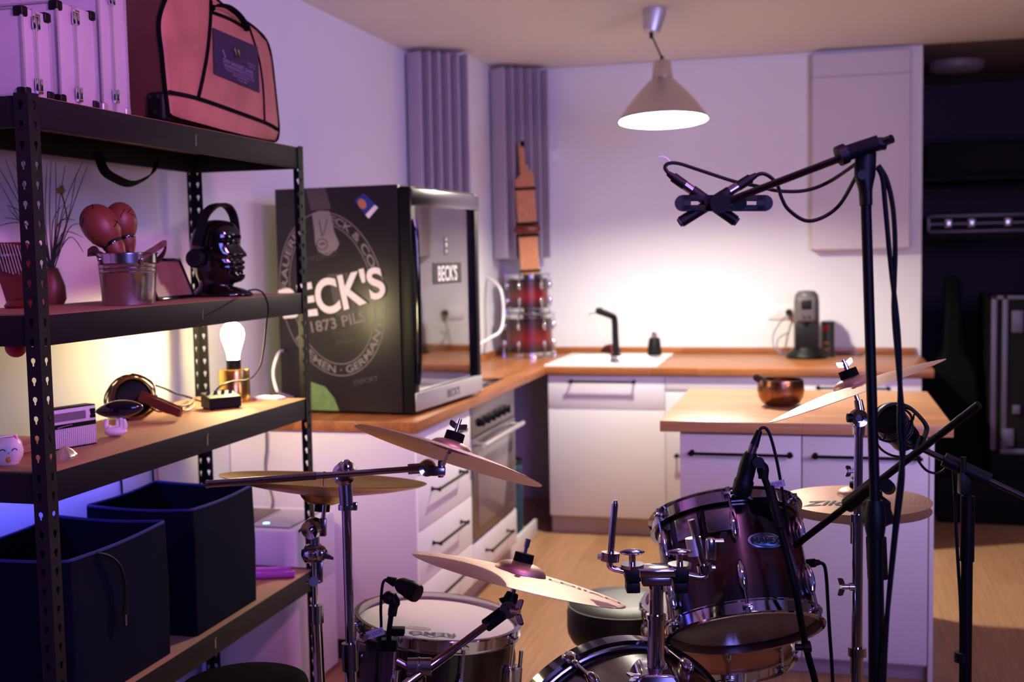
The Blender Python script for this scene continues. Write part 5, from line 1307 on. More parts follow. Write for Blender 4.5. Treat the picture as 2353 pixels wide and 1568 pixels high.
# ---- snare behind the tom
sn0 = ad(1655, 1490, 3.02); snn = (Z*.99-CF*.03-CR*.06).normalized()
sn_ = drum('snare_drum', 'maple snare drum half hidden behind the rack tom and the holder post', 'drum', sn0-snn*.01, snn, S(158, 3.02), .135, MAPLE, CHROME, 8, HEADW, HEADC, lugh=.05, a0=.2)
ss = thing('snare_stand', 'chrome snare stand under the maple snare', 'stand', (sn0.x, sn0.y, 0))
B().cyl((sn0.x, sn0.y, .14), (sn0.x, sn0.y, sn0.z-.09), .012, seg=16).done('tube', CHROME, ss)
for k in range(3):
    a = k*2*PI/3+1.0; d = V((math.cos(a), math.sin(a), 0))
    B().tube([V((sn0.x, sn0.y, sn0.z-.12)), sn0+d*.1-Z*.06, sn0+d*.172-Z*.03, sn0+d*.178+Z*.006], .006, 10, 3).done('basket_arm', CHROME, ss)
    B().tube([V((sn0.x, sn0.y, .24)), V((sn0.x+d.x*.24, sn0.y+d.y*.24, .012))], .008, 10).done('leg', CHROME, ss)

# ---- throne
tc_ = az(1430, 1378, .50)
tr_ = thing('drum_throne', 'black vinyl drum throne behind the bass drum', 'stool', (tc_.x, tc_.y, 0))
Rth = S(128, 3.36)
B().lathe([(0, .503), (Rth*.5, .503), (Rth*.86, .498), (Rth*.97, .485), (Rth, .465), (Rth*1.0, .42), (Rth*.99, .405), (Rth*.93, .385), (Rth*.7, .372), (0, .37)], (tc_.x, tc_.y, 0), Z, 64).done('seat', LEATHERB, tr_)
B().ring((tc_.x, tc_.y, .488), Z, Rth*.972, .0025, 64, 6).done('seam_piping', LEATHERB, tr_)
B().cyl((tc_.x, tc_.y, .1), (tc_.x, tc_.y, .372), .019).done('column', CHROME, tr_)
for k in range(3):
    a = k*2*PI/3+.5; B().tube([(tc_.x, tc_.y, .26), (tc_.x+.24*math.cos(a), tc_.y+.24*math.sin(a), .012)], .011, 10).done('leg', CHROME, tr_)
thf = (CAM-tc_); thf.z = 0; thf.normalize(); ths = V((-thf.y, thf.x, 0))
if ths.dot(CR) < 0: ths = -ths
b = B(); b.text('Tama', lambda x, y: V((tc_.x, tc_.y, .43+y))+(thf*math.cos((x+.06)/Rth)+ths*math.sin((x+.06)/Rth))*(Rth+.001), .03, .0); b.done('embossed_lettering', PRINTD, tr_)

# ================================================================== cymbal stands
def tripod(t, x, y, z, spread, m=CHROME, r=.008, a0=0., n=3):
    for k in range(n):
        a = a0+k*2*PI/n; e = V((x+spread*math.cos(a), y+spread*math.sin(a), .012))
        lg = B().tube([V((x, y, z)), e], r, 10).done('leg', m, t)
        B().ball(e+Z*.001, (.013, .013, .012), Z, 14, 8).done('rubber_foot', RUB, lg)
# china stand
Ds = 2.84
s1 = thing('cymbal_stand', 'chrome cymbal stand carrying the upside-down china, in front of the shelf end post', 'stand', (ad(736, 1568, Ds).x, ad(736, 1568, Ds).y, 0))
B().tube(pth(Ds, (747, 1138), (742, 1206)), .0055, 10).done('rod', CHROME, s1)
B().obox(ad(742, 1212, Ds), CR*.009, CU*.022, CF*.009, .003).done('tilter_bracket', CHROMED, s1)
B().lathe([(0, -.020), (.006, -.021), (.009, -.014), (.016, -.016), (.023, -.018), (.026, -.008), (.026, .010), (.02, .02), (0, .022)], ad(719, 1214, Ds), CF*.9+CR*.35+CU*.2, 28).done('tilter', CHROME, s1)
b = B(); b.loft([[ad(704, 1208, Ds)+CU*a+CF*c_ for a, c_ in ((.008, -.006), (.008, .006), (-.008, .006), (-.008, -.006))], [ad(686, 1222, Ds)+CU*a+CF*c_ for a, c_ in ((.003, -.003), (.003, .003), (-.003, .003), (-.003, -.003))]]); b.done('wing_screw', CHROME, s1)
B().tube(pth(Ds, (721, 1225), (723, 1262)), .013, 16).done('upper_tube', CHROMED, s1)
B().lathe([(0, -.022), (.012, -.026), (.022, -.02), (.025, 0), (.022, .02), (0, .024)], ad(719, 1272, Ds), CF*.5+CR*.85, 28).ball(ad(738, 1272, Ds-.02), (.018, .018, .02), seg=16, rings=8).done('hinge', CHROME, s1)
b = B(); b.loft([[ad(742, 1276, Ds-.03)+CU*a+CF*c_ for a, c_ in ((.008, -.006), (.008, .006), (-.008, .006), (-.008, -.006))], [ad(767, 1283, Ds-.03)+CU*a+CF*c_ for a, c_ in ((.002, -.003), (.002, .003), (-.004, .003), (-.004, -.003))]]); b.done('wing_screw', CHROME, s1)
B().tube(pth(Ds, (722, 1285), (724, 1395)), .0078, 14).done('middle_tube', CHROME, s1)
B().obox(ad(733, 1315, Ds), CR*.010, CU*.026, CF*.004, .003).done('counterplate', CHROMED, s1)
B().cyl(ad(721, 1337, Ds-.02), ad(721, 1337, Ds+.02), .012, seg=16).cyl(ad(705, 1337, Ds), ad(737, 1336, Ds), .006, seg=12).done('collar_screw', CHROME, s1)
B().tube(pth(Ds, (727, 1391), (728, 1432)), .0175, 20).done('collar', CHROMED, s1)
B().tube([ad(728, 1430, Ds), ad(735, 1568, Ds), ad(738, 1640, Ds)], .0135, 18).done('lower_tube', CHROME, s1)
lowp = ad(738, 1640, Ds); tripod(s1, lowp.x, lowp.y, lowp.z, .26, a0=.4)
# boom stand
Db2 = 2.5
s2 = thing('boom_stand', 'chrome boom cymbal stand whose long arm reaches left and right across the counter panel', 'stand', (ad(806, 1568, Db2).x, ad(806, 1568, Db2).y, 0))
bA, bB = ad(478, 1113, Db2-.02), ad(952, 1078, Db2-.04)
B().cyl(bA, bA*.47+bB*.53, .0082, seg=18).cyl(bA, bA+(bA-bB).normalized()*.004, .0092, seg=18).done('boom_rear', CHROMED, s2)
B().cyl(bA*.48+bB*.52, bB, .0068, seg=18).done('boom_front', CHROME, s2)
B().tube(pth(Db2-.04, (938, 1079), (966, 1077)), .0115, 16).done('boom_sleeve', CHROME, s2)
q = ad(982, 1076, Db2-.04)
B().lathe([(.008, -.010), (.017, -.012), (.019, 0), (.017, .012), (.008, .010)], q, CF, 28, closed=True).cyl(q-CF*.005, q+CF*.009, .010, seg=16).done('tilter', CHROME, s2)
B().obox(ad(1005, 1083, Db2-.05), CR*.017, CU*.010, CF*.009, .003).obox(ad(1013, 1078, Db2-.05), CR*.006, CU*.018, CF*.008, .002).done('tilter_bracket', CHROMED, s2)
B().tube([ad(1015, 1075, Db2-.05), cu1+cn1*(h1-.02)], .0048, 10).done('rod', CHROME, s2)
q = ad(792, 1088, Db2)
B().lathe([(0, -.02), (.016, -.024), (.025, -.016), (.026, .016), (.016, .024), (0, .02)], q, CF, 28).ball(ad(797, 1075, Db2-.02), (.018, .014, .01), CF, 16, 8).done('boom_joint', CHROME, s2)
B().tube(pth(Db2, (793, 1105), (795, 1140), (796, 1160)), .0145, 18).done('upper_sleeve', CHROMED, s2)
B().cyl(ad(796, 1160, Db2), ad(796, 1172, Db2), .0175, seg=20).cyl(ad(797, 1166, Db2), ad(815, 1164, Db2-.01), .0065, seg=12).obox(ad(816, 1164, Db2-.01), CR*.005, CU*.009, CF*.004, .002).done('collar_screw', CHROME, s2)
B().tube(pth(Db2, (796, 1172), (805, 1490)), .0102, 18).done('upper_tube', CHROME, s2)
B().tube(pth(Db2, (804, 1478), (806, 1541)), .0185, 22).done('collar', CHROMED, s2)
b = B(); wing(b, ad(824, 1474, Db2), CR*.9-CU*.2, CU*.4+CR*.9, .018, .005); b.done('wing_screw', CHROME, s2)
B().tube([ad(806, 1535, Db2), ad(810, 1660, Db2)], .0135, 18).done('lower_tube', CHROME, s2)
lowp = ad(810, 1660, Db2); tripod(s2, lowp.x, lowp.y, lowp.z, .27, a0=1.2)
# low boom
Dl3 = 2.3
s3 = thing('boom_stand', 'chrome boom arm rising from the bottom edge to the lower crash cymbal', 'stand', (ad(905, 1700, 2.15).x, ad(905, 1700, 2.15).y, 0))
B().tube([cu3+cn3*(h3-.004), ad(1184, 1340, Dlo), ad(1177, 1368, Dlo)], .0055, 10).done('rod', CHROME, s3)
B().tube(pth(Dlo, (1178, 1364), (1172, 1382), (1162, 1392)), [.0125, .016, .02], 16).done('rubber_joint', BLK, s3)
q = ad(1168, 1398, Dlo); B().cyl(q-CF*.018, q+CF*.018, .018, seg=24).done('tilter', CHROME, s3)
b = B(); wing(b, ad(1180, 1405, Dlo-.02), CR*.8-CF*.5, CU, .026, .006); b.done('wing_screw', CHROME, s3)
e1, e2 = ad(1163, 1404, Dlo), ad(993, 1530, 2.25)
dd = (e2-e1).normalized()
B().cyl(e1, e1+dd*.055, .014, seg=18).done('sleeve', BLK, s3)
B().cyl(e1+dd*.04, e1*.25+e2*.75, .0075, seg=16).done('boom_front', CHROME, s3)
B().cyl(e1*.28+e2*.72, e2+dd*.32, .0092, seg=16).done('boom_rear', CHROME, s3)
q = ad(963, 1533, 2.24); B().cyl(q-CR*.022, q+CR*.024, .0175, seg=26).lathe([(.0180, -.002), (.0192, 0), (.0180, .002)], q, CR, 26).cyl(q-CR*.022, q-CR*.044+CU*.012, .006, seg=12).done('boom_clamp', CHROMED, s3)
B().tube([q-CU*.01, V((q.x, q.y, .25))], .013, 16).done('lower_tube', CHROME, s3)
tripod(s3, q.x, q.y, .32, .24, a0=2.2)
# right crash stand
D4 = 2.58
s4 = thing('cymbal_stand', 'tall chrome cymbal stand carrying the right crash, in front of the hi-hat', 'stand', (ad(1966, 1600, D4).x, ad(1966, 1600, D4).y, 0))
B().tube([cu4+cn4*(h4-.004), ad(1972, 925, D4)], .005, 10).done('rod', CHROME, s4)
B().tube(pth(D4, (1972, 920), (1976, 945)), [.0092, .011, .012], 16).done('rod_sleeve', CHROME, s4)
q = ad(1972, 961, D4); B().lathe([(.009, -.012), (.019, -.014), (.021, 0), (.019, .014), (.009, .012)], q, CF, 28, closed=True).cyl(q-CF*.004, q+CF*.01, .011, seg=16).done('tilter', CHROME, s4)
B().cyl(ad(1957, 961, D4-.01), ad(1947, 961, D4-.01), .010, seg=16).done('tilter_screw', BLK, s4)
B().tube(pth(D4, (1974, 978), (1972, 1000)), .0135, 18).tube(pth(D4, (1973, 992), (1971, 1190)), .0098, 20).done('upper_tube', CHROME, s4)
B().tube(pth(D4, (1971, 1182), (1971, 1200)), .016, 20).done('collar', CHROME, s4)
B().tube(pth(D4, (1971, 1198), (1969, 1490)), .0118, 20).done('middle_tube', CHROME, s4)
B().tube(pth(D4, (1970, 1488), (1970, 1508)), .020, 22).done('lower_collar', CHROME, s4)
B().tube([ad(1969, 1500, D4), ad(1967, 1640, D4)], .0142, 20).done('lower_tube', CHROME, s4)
b = B(); wing(b, ad(1946, 1349, D4), -CR, CU*.6+CR*.2, .02, .005); b.cyl(ad(1950, 1349, D4), ad(1968, 1349, D4), .009, seg=14); b.done('wing_screw', CHROME, s4)
lowp = ad(1967, 1560, D4); tripod(s4, lowp.x, lowp.y, lowp.z-.02, .26, a0=.9)
# hi-hat stand
s5 = thing('hi_hat_stand', 'slim chrome hi-hat stand behind the right cymbal stand', 'stand', (hc5.x, hc5.y, 0))
B().cyl(hc5-Z*.12, hc5+hn5*.115, .0032, seg=10).done('rod', CHROME, s5)
B().lathe([(0, -.012), (.032, -.008), (.034, .0), (.02, .006), (0, .008)], hc5-hn5*.052, hn5, 28).done('cup', CHROME, s5)
B().cyl(hc5-Z*.06, hc5-Z*.11, .014, seg=16).done('cup_holder', BLK, s5)
B().cyl((hc5.x, hc5.y, .12), hc5-Z*.10, .0095, seg=18).done('tube', CHROME, s5)
tripod(s5, hc5.x, hc5.y, .34, .26, a0=.9)
B().box((hc5.x-.045, hc5.y-.28, .004), (hc5.x+.045, hc5.y+.03, .03), .006).done('pedal', CHROMED, s5)

# ================================================================== microphones and stands
# overhead stand
Dm = 1.95
ms = thing('microphone_stand', 'tall black microphone stand with a boom holding the crossed overhead microphones', 'stand', (ad(2010, 1568, Dm).x, ad(2010, 1568, Dm).y, 0))
B().tube([ad(1990, 470, Dm), ad(2012, 1200, Dm)], .0088, 16).done('upper_tube', BLKM, ms)
lowp = ad(2014, 1700, Dm)
B().tube([ad(2011, 1185, Dm), lowp], .0125, 16).done('lower_tube', BLKM, ms)
B().tube(pth(Dm, (2010, 1150), (2011, 1180), (2011, 1215), (2012, 1240)), [.013, .017, .017, .0135], 16).done('height_clutch', BLK, ms)
B().loft([[ad(x, y, Dm)+CR*w_*math.cos(2*PI*k/16)+CF*.016*math.sin(2*PI*k/16) for k in range(16)] for x, y, w_ in ((1990, 352, .017), (1988, 378, .018), (1987, 405, .0175), (1988, 425, .013), (1989, 440, .0105), (1990, 472, .0100))]).done('swivel_body', BLK, ms)
B().cyl(ad(1982, 402, Dm-.02), ad(1982, 402, Dm-.012), .008, seg=16).done('swivel_screw', CHROMED, ms)
bl, brt, bf = ad(1658, 468, Dm+.10), ad(2046, 320, Dm-.03), (ad(2046, 320, Dm-.03)-ad(1658, 468, Dm+.10)).normalized()
B().cyl(bl, bl+bf*((brt-bl).length), .0066, seg=16).done('boom', mat('black_chrome', C(90, 84, 84), .25, metal=1), ms)
g0, g1 = ad(1934, 356, Dm), ad(2020, 328, Dm-.02)
b = B(); b.tube([g0, g1], .0135, 16).tube([ad(1926, 360, Dm), ad(1944, 352, Dm)], .0175, 16).tube([ad(2012, 331, Dm-.02), ad(2034, 330, Dm-.02)], .011, 16); b.done('boom_clamp', BLK, ms)
B().cyl(ad(2034, 325, Dm-.02), ad(2050, 319, Dm-.03), .0075, seg=14).done('end_cap', RUB, ms)
tripod(ms, lowp.x, lowp.y, lowp.z, .30, BLKM, .008, .5)
# stereo bar
Dsb = 2.05
sb0 = ad(1663, 467, Dsb)
sb = thing('stereo_bar', 'black slotted stereo bar at the tip of the overhead boom', 'mount', sb0)
def stad(L, W, n=12): return [(L-W+W*math.cos(a), W*math.sin(a)) for a in [-PI/2+PI*k/n for k in range(n+1)]]+[(-(L-W)+W*math.cos(a), W*math.sin(a)) for a in [PI/2+PI*k/n for k in range(n+1)]]
Lb, Wb_ = S(112, Dsb), S(18.5, Dsb); rx_ = (CR*.999-CU*.0+CR*0).normalized()
o1, i1_ = stad(Lb, Wb_), None
b = B()
def slotbar(b, x0, x1):
    hw = Wb_; r = S(4.5, Dsb)
    b.obox(sb0+rx_*(x0+x1)/2+CU*(hw+r)/2, rx_*(x1-x0)/2, CU*(hw-r)/2, CF*.0035, .001)
    b.obox(sb0+rx_*(x0+x1)/2-CU*(hw+r)/2, rx_*(x1-x0)/2, CU*(hw-r)/2, CF*.0035, .001)
slotbar(b, -S(94, Dsb), S(94, Dsb))
for s in (-1, 1):
    pts = [(s*(S(94, Dsb)+Wb_*math.cos(a)), Wb_*math.sin(a)) for a in [-PI/2+PI*k/14 for k in range(15)]]
    b.prism(pts, sb0-CF*.0035, rx_, CU, CF*.007)
    b.obox(sb0+rx_*s*S(86, Dsb), rx_*S(10, Dsb), CU*Wb_, CF*.0035)
b.obox(sb0, rx_*S(44, Dsb), CU*Wb_, CF*.0035)
b.done('slotted_plate', BLK, sb)
B().cyl(ad(1655, 467, Dsb-.03), ad(1655, 467, Dsb), S(23, Dsb), seg=28).cyl(ad(1700, 467, Dsb-.006), ad(1700, 467, Dsb+.01), S(16, Dsb), seg=24).done('centre_knob', BLK, sb)
for x in (1640, 1688): B().cyl(ad(x, 470, Dsb-.004), ad(x, 470, Dsb+.03), S(13, Dsb), seg=20).done('thread_screw', BLK, sb)
def pencil(label, xa, ya, xb2, yb2, D, group):
    a, e = ad(xa, ya, D), ad(xb2, yb2, D); L = (e-a).length; d = (e-a).normalized()
    t = thing('pencil_microphone', label, 'microphone', (a+e)/2, group)
    r = S(13, D)
    B().cyl(a+d*L*.36, e, r, seg=24).done('body', BLK, t)
    B().lathe([(r*.8, 0), (r*.8, .004), (r*.7, .004)], e, d, 24).done('capsule', PRINTGG, t)
    B().cyl(a+d*L*.24, a+d*L*.37, r*.86, seg=24).done('silver_ring', CHROMED, t)
    c = B().cyl(a, a+d*L*.10, r*.45, r*.72, 20).cyl(a+d*L*.08, a+d*L*.25, r*.88, seg=20).done('plug', BLK, t)
    return a, d
a1, d1_ = pencil('overhead pencil microphone pointing down to the right, plug at its upper left', 1534, 398, 1690, 508, Dsb+.03, 'overhead pencil microphones')
a2, d2_ = pencil('overhead pencil microphone pointing down to the left, plug at its upper right', 1738, 402, 1565, 510, Dsb+.012, 'overhead pencil microphones')
for nm, x, y in (('right', 1648, 480), ('left', 1618, 488)):
    pass
o = B().tube([a1+d1_*.004, *pth(Dsb+.03, (1528, 386), (1536, 376), (1560, 376), (1610, 392), (1690, 418), (1740, 428), (1790, 439), (1850, 438), (1905, 418)), ad(1965, 378, Dm+.02)], .0034, 8, 6).done('microphone_cable', BLK)
tag(o, 'black cable looping from the left overhead microphone plug over the boom to the stand head', 'cable')
o = B().tube([a2+d2_*.004, *pth(Dsb+.01, (1752, 399), (1770, 407), (1786, 425), (1796, 455), (1812, 482), (1850, 507), (1890, 500), (1930, 470)), ad(1966, 408, Dm+.02)], .0034, 8, 6).done('microphone_cable', BLK)
tag(o, 'black cable sagging from the right overhead microphone plug to the stand head', 'cable')
o = B().tube(pth(Dsb+.03, (1540, 373), (1532, 364), (1522, 360), (1514, 361)), [.0012, .001], 6, 3).done('cable_tie', WPLAST); tag(o, 'pale cable tie sticking up from the left overhead microphone cable', 'cable tie')
for lab_, pts in (('left strand of the black cables hanging down beside the tall microphone stand', ((2016, 384), (2028, 410), (2034, 470), (2042, 560), (2050, 640), (2060, 720), (2066, 800), (2068, 900), (2066, 980), (2074, 1090), (2058, 1230), (2042, 1380), (2030, 1500), (2024, 1600))),
                  ('right strand of the black cables hanging down beside the tall microphone stand', ((2018, 380), (2038, 415), (2052, 480), (2057, 570), (2055, 650), (2054, 720), (2062, 820), (2072, 930), (2078, 1010), (2066, 1120), (2052, 1260), (2040, 1400), (2034, 1500), (2030, 1600)))):
    o = B().tube([ad(x, y, Dm-.02) for x, y in pts], .0042, 8, 5).done('microphone_cable', BLK); tag(o, lab_, 'cable')
# second stand
D2 = 2.2
m2 = thing('microphone_stand', 'black boom microphone stand with its boom slanting up to the right across the hi-hat', 'stand', (ad(2016, 1568, D2).x, ad(2016, 1568, D2).y, 0))
lowp = ad(2020, 1650, D2)
B().tube([ad(2012, 1150, D2), lowp], .0125, 16).done('tube', BLKM, m2)
B().tube(pth(D2, (2012, 1130), (2014, 1155), (2015, 1185), (2015, 1210)), [.012, .026, .030, .016], 18, 2).done('swivel_body', BLK, m2)
B().tube(pth(D2, (2013, 1235), (2017, 1330)), .019, 16).done('height_clutch', BLK, m2)
B().cyl(ad(2036, 1116, D2-.02), ad(2042, 1122, D2+.012), S(16, D2), seg=22).done('clamp_knob', BLK, m2)
e1, e2 = ad(1828, 1254, D2+.25), ad(2250, 930, D2-.12)
B().cyl(e1, e2, .0072, seg=16).done('boom', BLKM, m2)
q = e1+(e2-e1)*.43; dq = (e2-e1).normalized()
B().cyl(q-dq*.06, q+dq*.03, .016, seg=18).done('boom_clamp', BLK, m2)
tripod(m2, lowp.x, lowp.y, lowp.z, .26, BLKM, .008, 0)
mx0 = ad(1826, 1256, D2+.26)
# third stand with shock-mounted microphone
D3 = 2.75
m3 = thing('microphone_stand', 'dark microphone stand on the right holding the round shock-mounted microphone', 'stand', (ad(2217, 1568, D3).x, ad(2217, 1568, D3).y, 0))
lowp = ad(2218, 1650, D3)
B().tube([ad(2216, 1095, D3), ad(2224, 1150, D3)], .009, 14).tube([ad(2224, 1140, D3), ad(2222, 1290, D3)], .0165, 16).tube([ad(2222, 1280, D3), lowp], .0135, 16).done('tube', BLKM, m3)
B().tube(pth(D3, (2211, 1500), (2211, 1522)), .0185, 16).done('height_clutch', BLK, m3)
e1, e2 = ad(2008, 980, D3+.02), ad(2380, 1155, D3-.1); dq = (e2-e1).normalized()
B().cyl(e1, e2, .0072, seg=16).done('boom', mat('dark_chrome', C(62, 56, 52), .35, metal=.8), m3)
q = e1+dq*(e2-e1).length*.57
B().cyl(q-dq*.05, q+dq*.06, .017, seg=18).obox(q-CU*.03, CR*.013, CU*.03, CF*.013, .004).cyl(q-CR*.01-CU*.005-CF*.02, q-CR*.01+CU*.03-CF*.02, .007, seg=12).done('boom_clamp', BLK, m3)
tripod(m3, lowp.x, lowp.y, lowp.z, .28, BLKM, .008, .2)
sm0 = ad(2062, 987, D3+.02)
sm = thing('shock_mount_microphone', 'large black studio microphone in a round shock mount in front of the island edge', 'microphone', sm0)
sax = (CF*.55+CR*.62-CU*.55).normalized()
B().cyl(sm0-sax*.045, sm0+sax*.045, S(37, D3), S(34, D3), 32).done('body', BLK, sm)
for k in range(6): B().lathe([(S(37.6, D3), -.001), (S(38.4, D3), 0), (S(37.6, D3), .001)], sm0+sax*(-.036+.008*k), sax, 32).done('grille_rib', PRINTGG, sm)
B().lathe([(0, 0), (S(30, D3), 0), (S(34, D3), -.012)], sm0-sax*.052, sax, 32).done('end_cap', BLK, sm)
B().lathe([(S(44, D3)+.003*math.cos(2*PI*k/8), .003*math.sin(2*PI*k/8)) for k in range(8)], sm0-sax*.02, sax, 48, closed=True).done('inner_ring', BLK, sm)
B().lathe([(S(58, D3)+.003*math.cos(2*PI*k/8), .0065*math.sin(2*PI*k/8)) for k in range(8)], sm0+sax*.012, (CF*.9-CU*.2+CR*.3), 56, closed=True).done('outer_ring', BLK, sm)
B().ribbon([ad(2005, 975, D3-.02), ad(2020, 945, D3-.02), ad(2045, 929, D3-.02), ad(2078, 931, D3-.02), ad(2103, 948, D3-.02), ad(2128, 978, D3-.02), ad(2126, 1000, D3-.02), ad(2115, 1024, D3-.02)], .018, .006, CF, 5).done('frame_arm', BLK, sm)
for (x, y), (x2, y2) in (((2050, 938), (2060, 950)), ((2100, 952), (2088, 968)), ((2020, 1010), (2034, 1000)), ((2110, 1010), (2094, 1004))):
    B().tube(pth(D3-.01, (x, y), ((x+x2)/2+4, (y+y2)/2+5), (x2, y2)), .0022, 6, 4).done('elastic_cord', RUB, sm)
B().cyl(ad(2112, 1000, D3-.02), ad(2100, 1035, D3-.02), .009, seg=14).done('frame_joint', BLK, sm)
o = B().tube(pth(D3, (2104, 1040), (2112, 1062), (2130, 1082), (2152, 1088), (2170, 1080), (2176, 1068)), .0032, 8, 5).done('microphone_cable', BLK); tag(o, 'short looping cable below the shock-mounted microphone boom', 'cable')
o = B().tube(pth(D3, (2190, 1064), (2194, 1140), (2197, 1220), (2203, 1320), (2208, 1420), (2207, 1600)), .004, 8, 5).done('microphone_cable', BLK); tag(o, 'black cable hanging down along the dark right microphone stand', 'cable')

# tom microphone on a slender stand
Dt = 2.5
tm = thing('tom_microphone', 'black tom microphone pointing down at the rack tom', 'microphone', ad(1720, 1080, Dt))
ta, te = ad(1726, 1040, Dt), ad(1702, 1139, Dt+.02); td = (te-ta).normalized()
B().lathe([(0, 0), (.012, 0), (.0165, .012), (.0185, .03), (.0185, .062), (.0215, .066), (.0215, .092), (.018, .098), (0, .099)], ta, td, 32).done('body', BLK, tm)
B().cyl(ad(1733, 1022, Dt), ta+td*.004, .0098, seg=20).done('silver_neck', CHROMED, tm)
B().cyl(ad(1745, 990, Dt), ad(1732, 1026, Dt), .0065, .0100, 20).done('plug', BLK, tm)
ck = ad(1740, 1062, Dt-.01); B().cyl(ck-CF*.016, ck+CF*.016, .0125, seg=20).tube(pth(Dt, (1740, 1062), (1752, 1075), (1754, 1100)), [.011, .013, .011], 14, 3).done('swivel_clip', BLK, tm)
Dtr = 2.5
tsn = thing('tom_mic_stand', 'slender black rod stand leaning in front of the rack tom and carrying the tom microphone', 'stand', (ad(1880, 1590, Dtr).x, ad(1880, 1590, Dtr).y, 0))
B().tube([ad(1755, 1095, Dt), ad(1770, 1140, Dtr-.02), ad(1822, 1330, Dtr-.09), ad(1850, 1480, Dtr-.06), ad(1876, 1580, Dtr-.04), ad(1900, 1720, Dtr)], .0072, 12, 3).done('rod', BLKM, tsn)
q = ad(1900, 1720, Dtr); tripod(tsn, q.x, q.y, q.z, .2, BLKM, .007, .7)
B().tube([ad(1768, 1120, Dtr-.02), ad(1792, 1215, Dtr-.06)], .0105, 14).done('upper_sleeve', BLK, tsn)
B().tube([ad(1846, 1488, Dtr-.06), ad(1862, 1486, Dtr-.06)], .012, 14).cyl(ad(1828, 1488, Dtr-.06), ad(1846, 1488, Dtr-.06), .007, seg=12).done('height_clutch', BLK, tsn)
B().obox(ad(1752, 1163, Dtr+.06), CR*.030, CU*.02, CF*.02, .008, 3).obox(ad(1782, 1182, Dtr+.0), CR*.016, CU*.016, CF*.012, .005).done('rim_clamp', RUB, tsn)
o = B().tube(pth(Dt, (1745, 991), (1750, 984), (1760, 985), (1769, 1000), (1778, 1030), (1787, 1070), (1796, 1120), (1803, 1165), (1812, 1230)), .0034, 8, 5).done('microphone_cable', BLK)
tag(o, 'black cable arching over from the tom microphone plug down past its stand', 'cable')
lb_ = B(); q0 = ad(1783, 1114, Dt-.008); lb_.obox(q0, (CR*.95+CU*.22)*.020, (CU*.95-CR*.22)*.0075, CF*.0006); lo_ = lb_.done('tape_label', TAPE); tag(lo_, 'pale tape flag on the tom microphone cable above the tom rim', 'label')
b = B(); b.text('TOM', lambda x, y: q0-CF*.0008+(CR*.95+CU*.22)*x+(CU*.95-CR*.22)*(y-.004), .008); lt_ = b.done('lettering', PRINTGG, None); lt_.parent = lo_
# snare microphone behind the tom: only its plug shows
sp0 = thing('snare_microphone', 'dark snare microphone plug sticking out right of the rack tom', 'microphone', ad(1850, 1295, 2.72))
B().cyl(ad(1800, 1300, 2.78), ad(1848, 1297, 2.74), .012, seg=20).done('body', BLK, sp0)
B().cyl(ad(1842, 1297, 2.74), ad(1872, 1294, 2.72), .0105, seg=20).cyl(ad(1870, 1294, 2.72), ad(1884, 1293, 2.72), .009, .006, 16).done('plug', BLK, sp0)
o = B().tube(pth(2.72, (1882, 1293), (1894, 1300), (1899, 1330), (1902, 1380), (1906, 1450), (1911, 1520), (1915, 1600)), .0042, 8, 5).done('microphone_cable', BLK); tag(o, 'black cable dropping from the plug right of the rack tom to the floor', 'cable')
# floor tom microphone
Df = 2.66
fm = thing('floor_tom_microphone', 'stubby black microphone over the floor tom head', 'microphone', ad(940, 1355, Df))
fa, fe = ad(914, 1341, Df), ad(962, 1366, Df-.03); fd_ = (fe-fa).normalized()
B().lathe([(0, 0), (.012, 0), (.018, .010), (.0205, .03), (.0225, .034), (.0225, .054), (.020, .060), (0, .061)], fa, fd_, 32).done('body', BLK, fm)
B().cyl(ad(906, 1338, Df), fa+fd_*.003, .0095, seg=18).done('silver_neck', CHROMED, fm)
B().cyl(ad(888, 1331, Df), ad(908, 1339, Df), .0065, .0115, 18).done('plug', BLK, fm)
B().ball(ad(894, 1374, Df), .0155, seg=20, rings=12).tube(pth(Df, (900, 1370), (906, 1382), (903, 1400), (901, 1415)), [.012, .014, .011, .0105], 14, 3).done('swivel_clip', BLK, fm)
B().tube([ad(899, 1412, Df), ad(894, 1450, Df), ad(893, 1480, Df)], .0062, 12).obox(ad(912, 1451, Df+.01), CR*.018, CU*.009, CF*.014, .003).obox(ad(893, 1482, Df+.02), CR*.02, CU*.014, CF*.014, .004).done('rim_clamp', RUB, fm)
o = B().tube(pth(Df, (889, 1332), (881, 1338), (877, 1360), (875, 1400), (876, 1440), (873, 1470), (868, 1500), (866, 1590)), .0034, 8, 5).done('microphone_cable', BLK); tag(o, 'black cable hanging from the floor tom microphone at the left edge of the drum head', 'cable')
lb_ = B(); q0 = ad(862, 1456, Df-.006); lb_.obox(q0, (CR*.94+CU*.30)*.021, (CU*.94-CR*.3)*.009, CF*.0006); lo_ = lb_.done('tape_label', TAPE); tag(lo_, 'pale tape flag on the floor tom microphone cable', 'label')
b = B(); b.text('FLOOR', lambda x, y: q0-CF*.0008+(CR*.94+CU*.30)*x+(CU*.94-CR*.3)*(y-.004), .008); lt_ = b.done('lettering', PRINTGG, None); lt_.parent = lo_

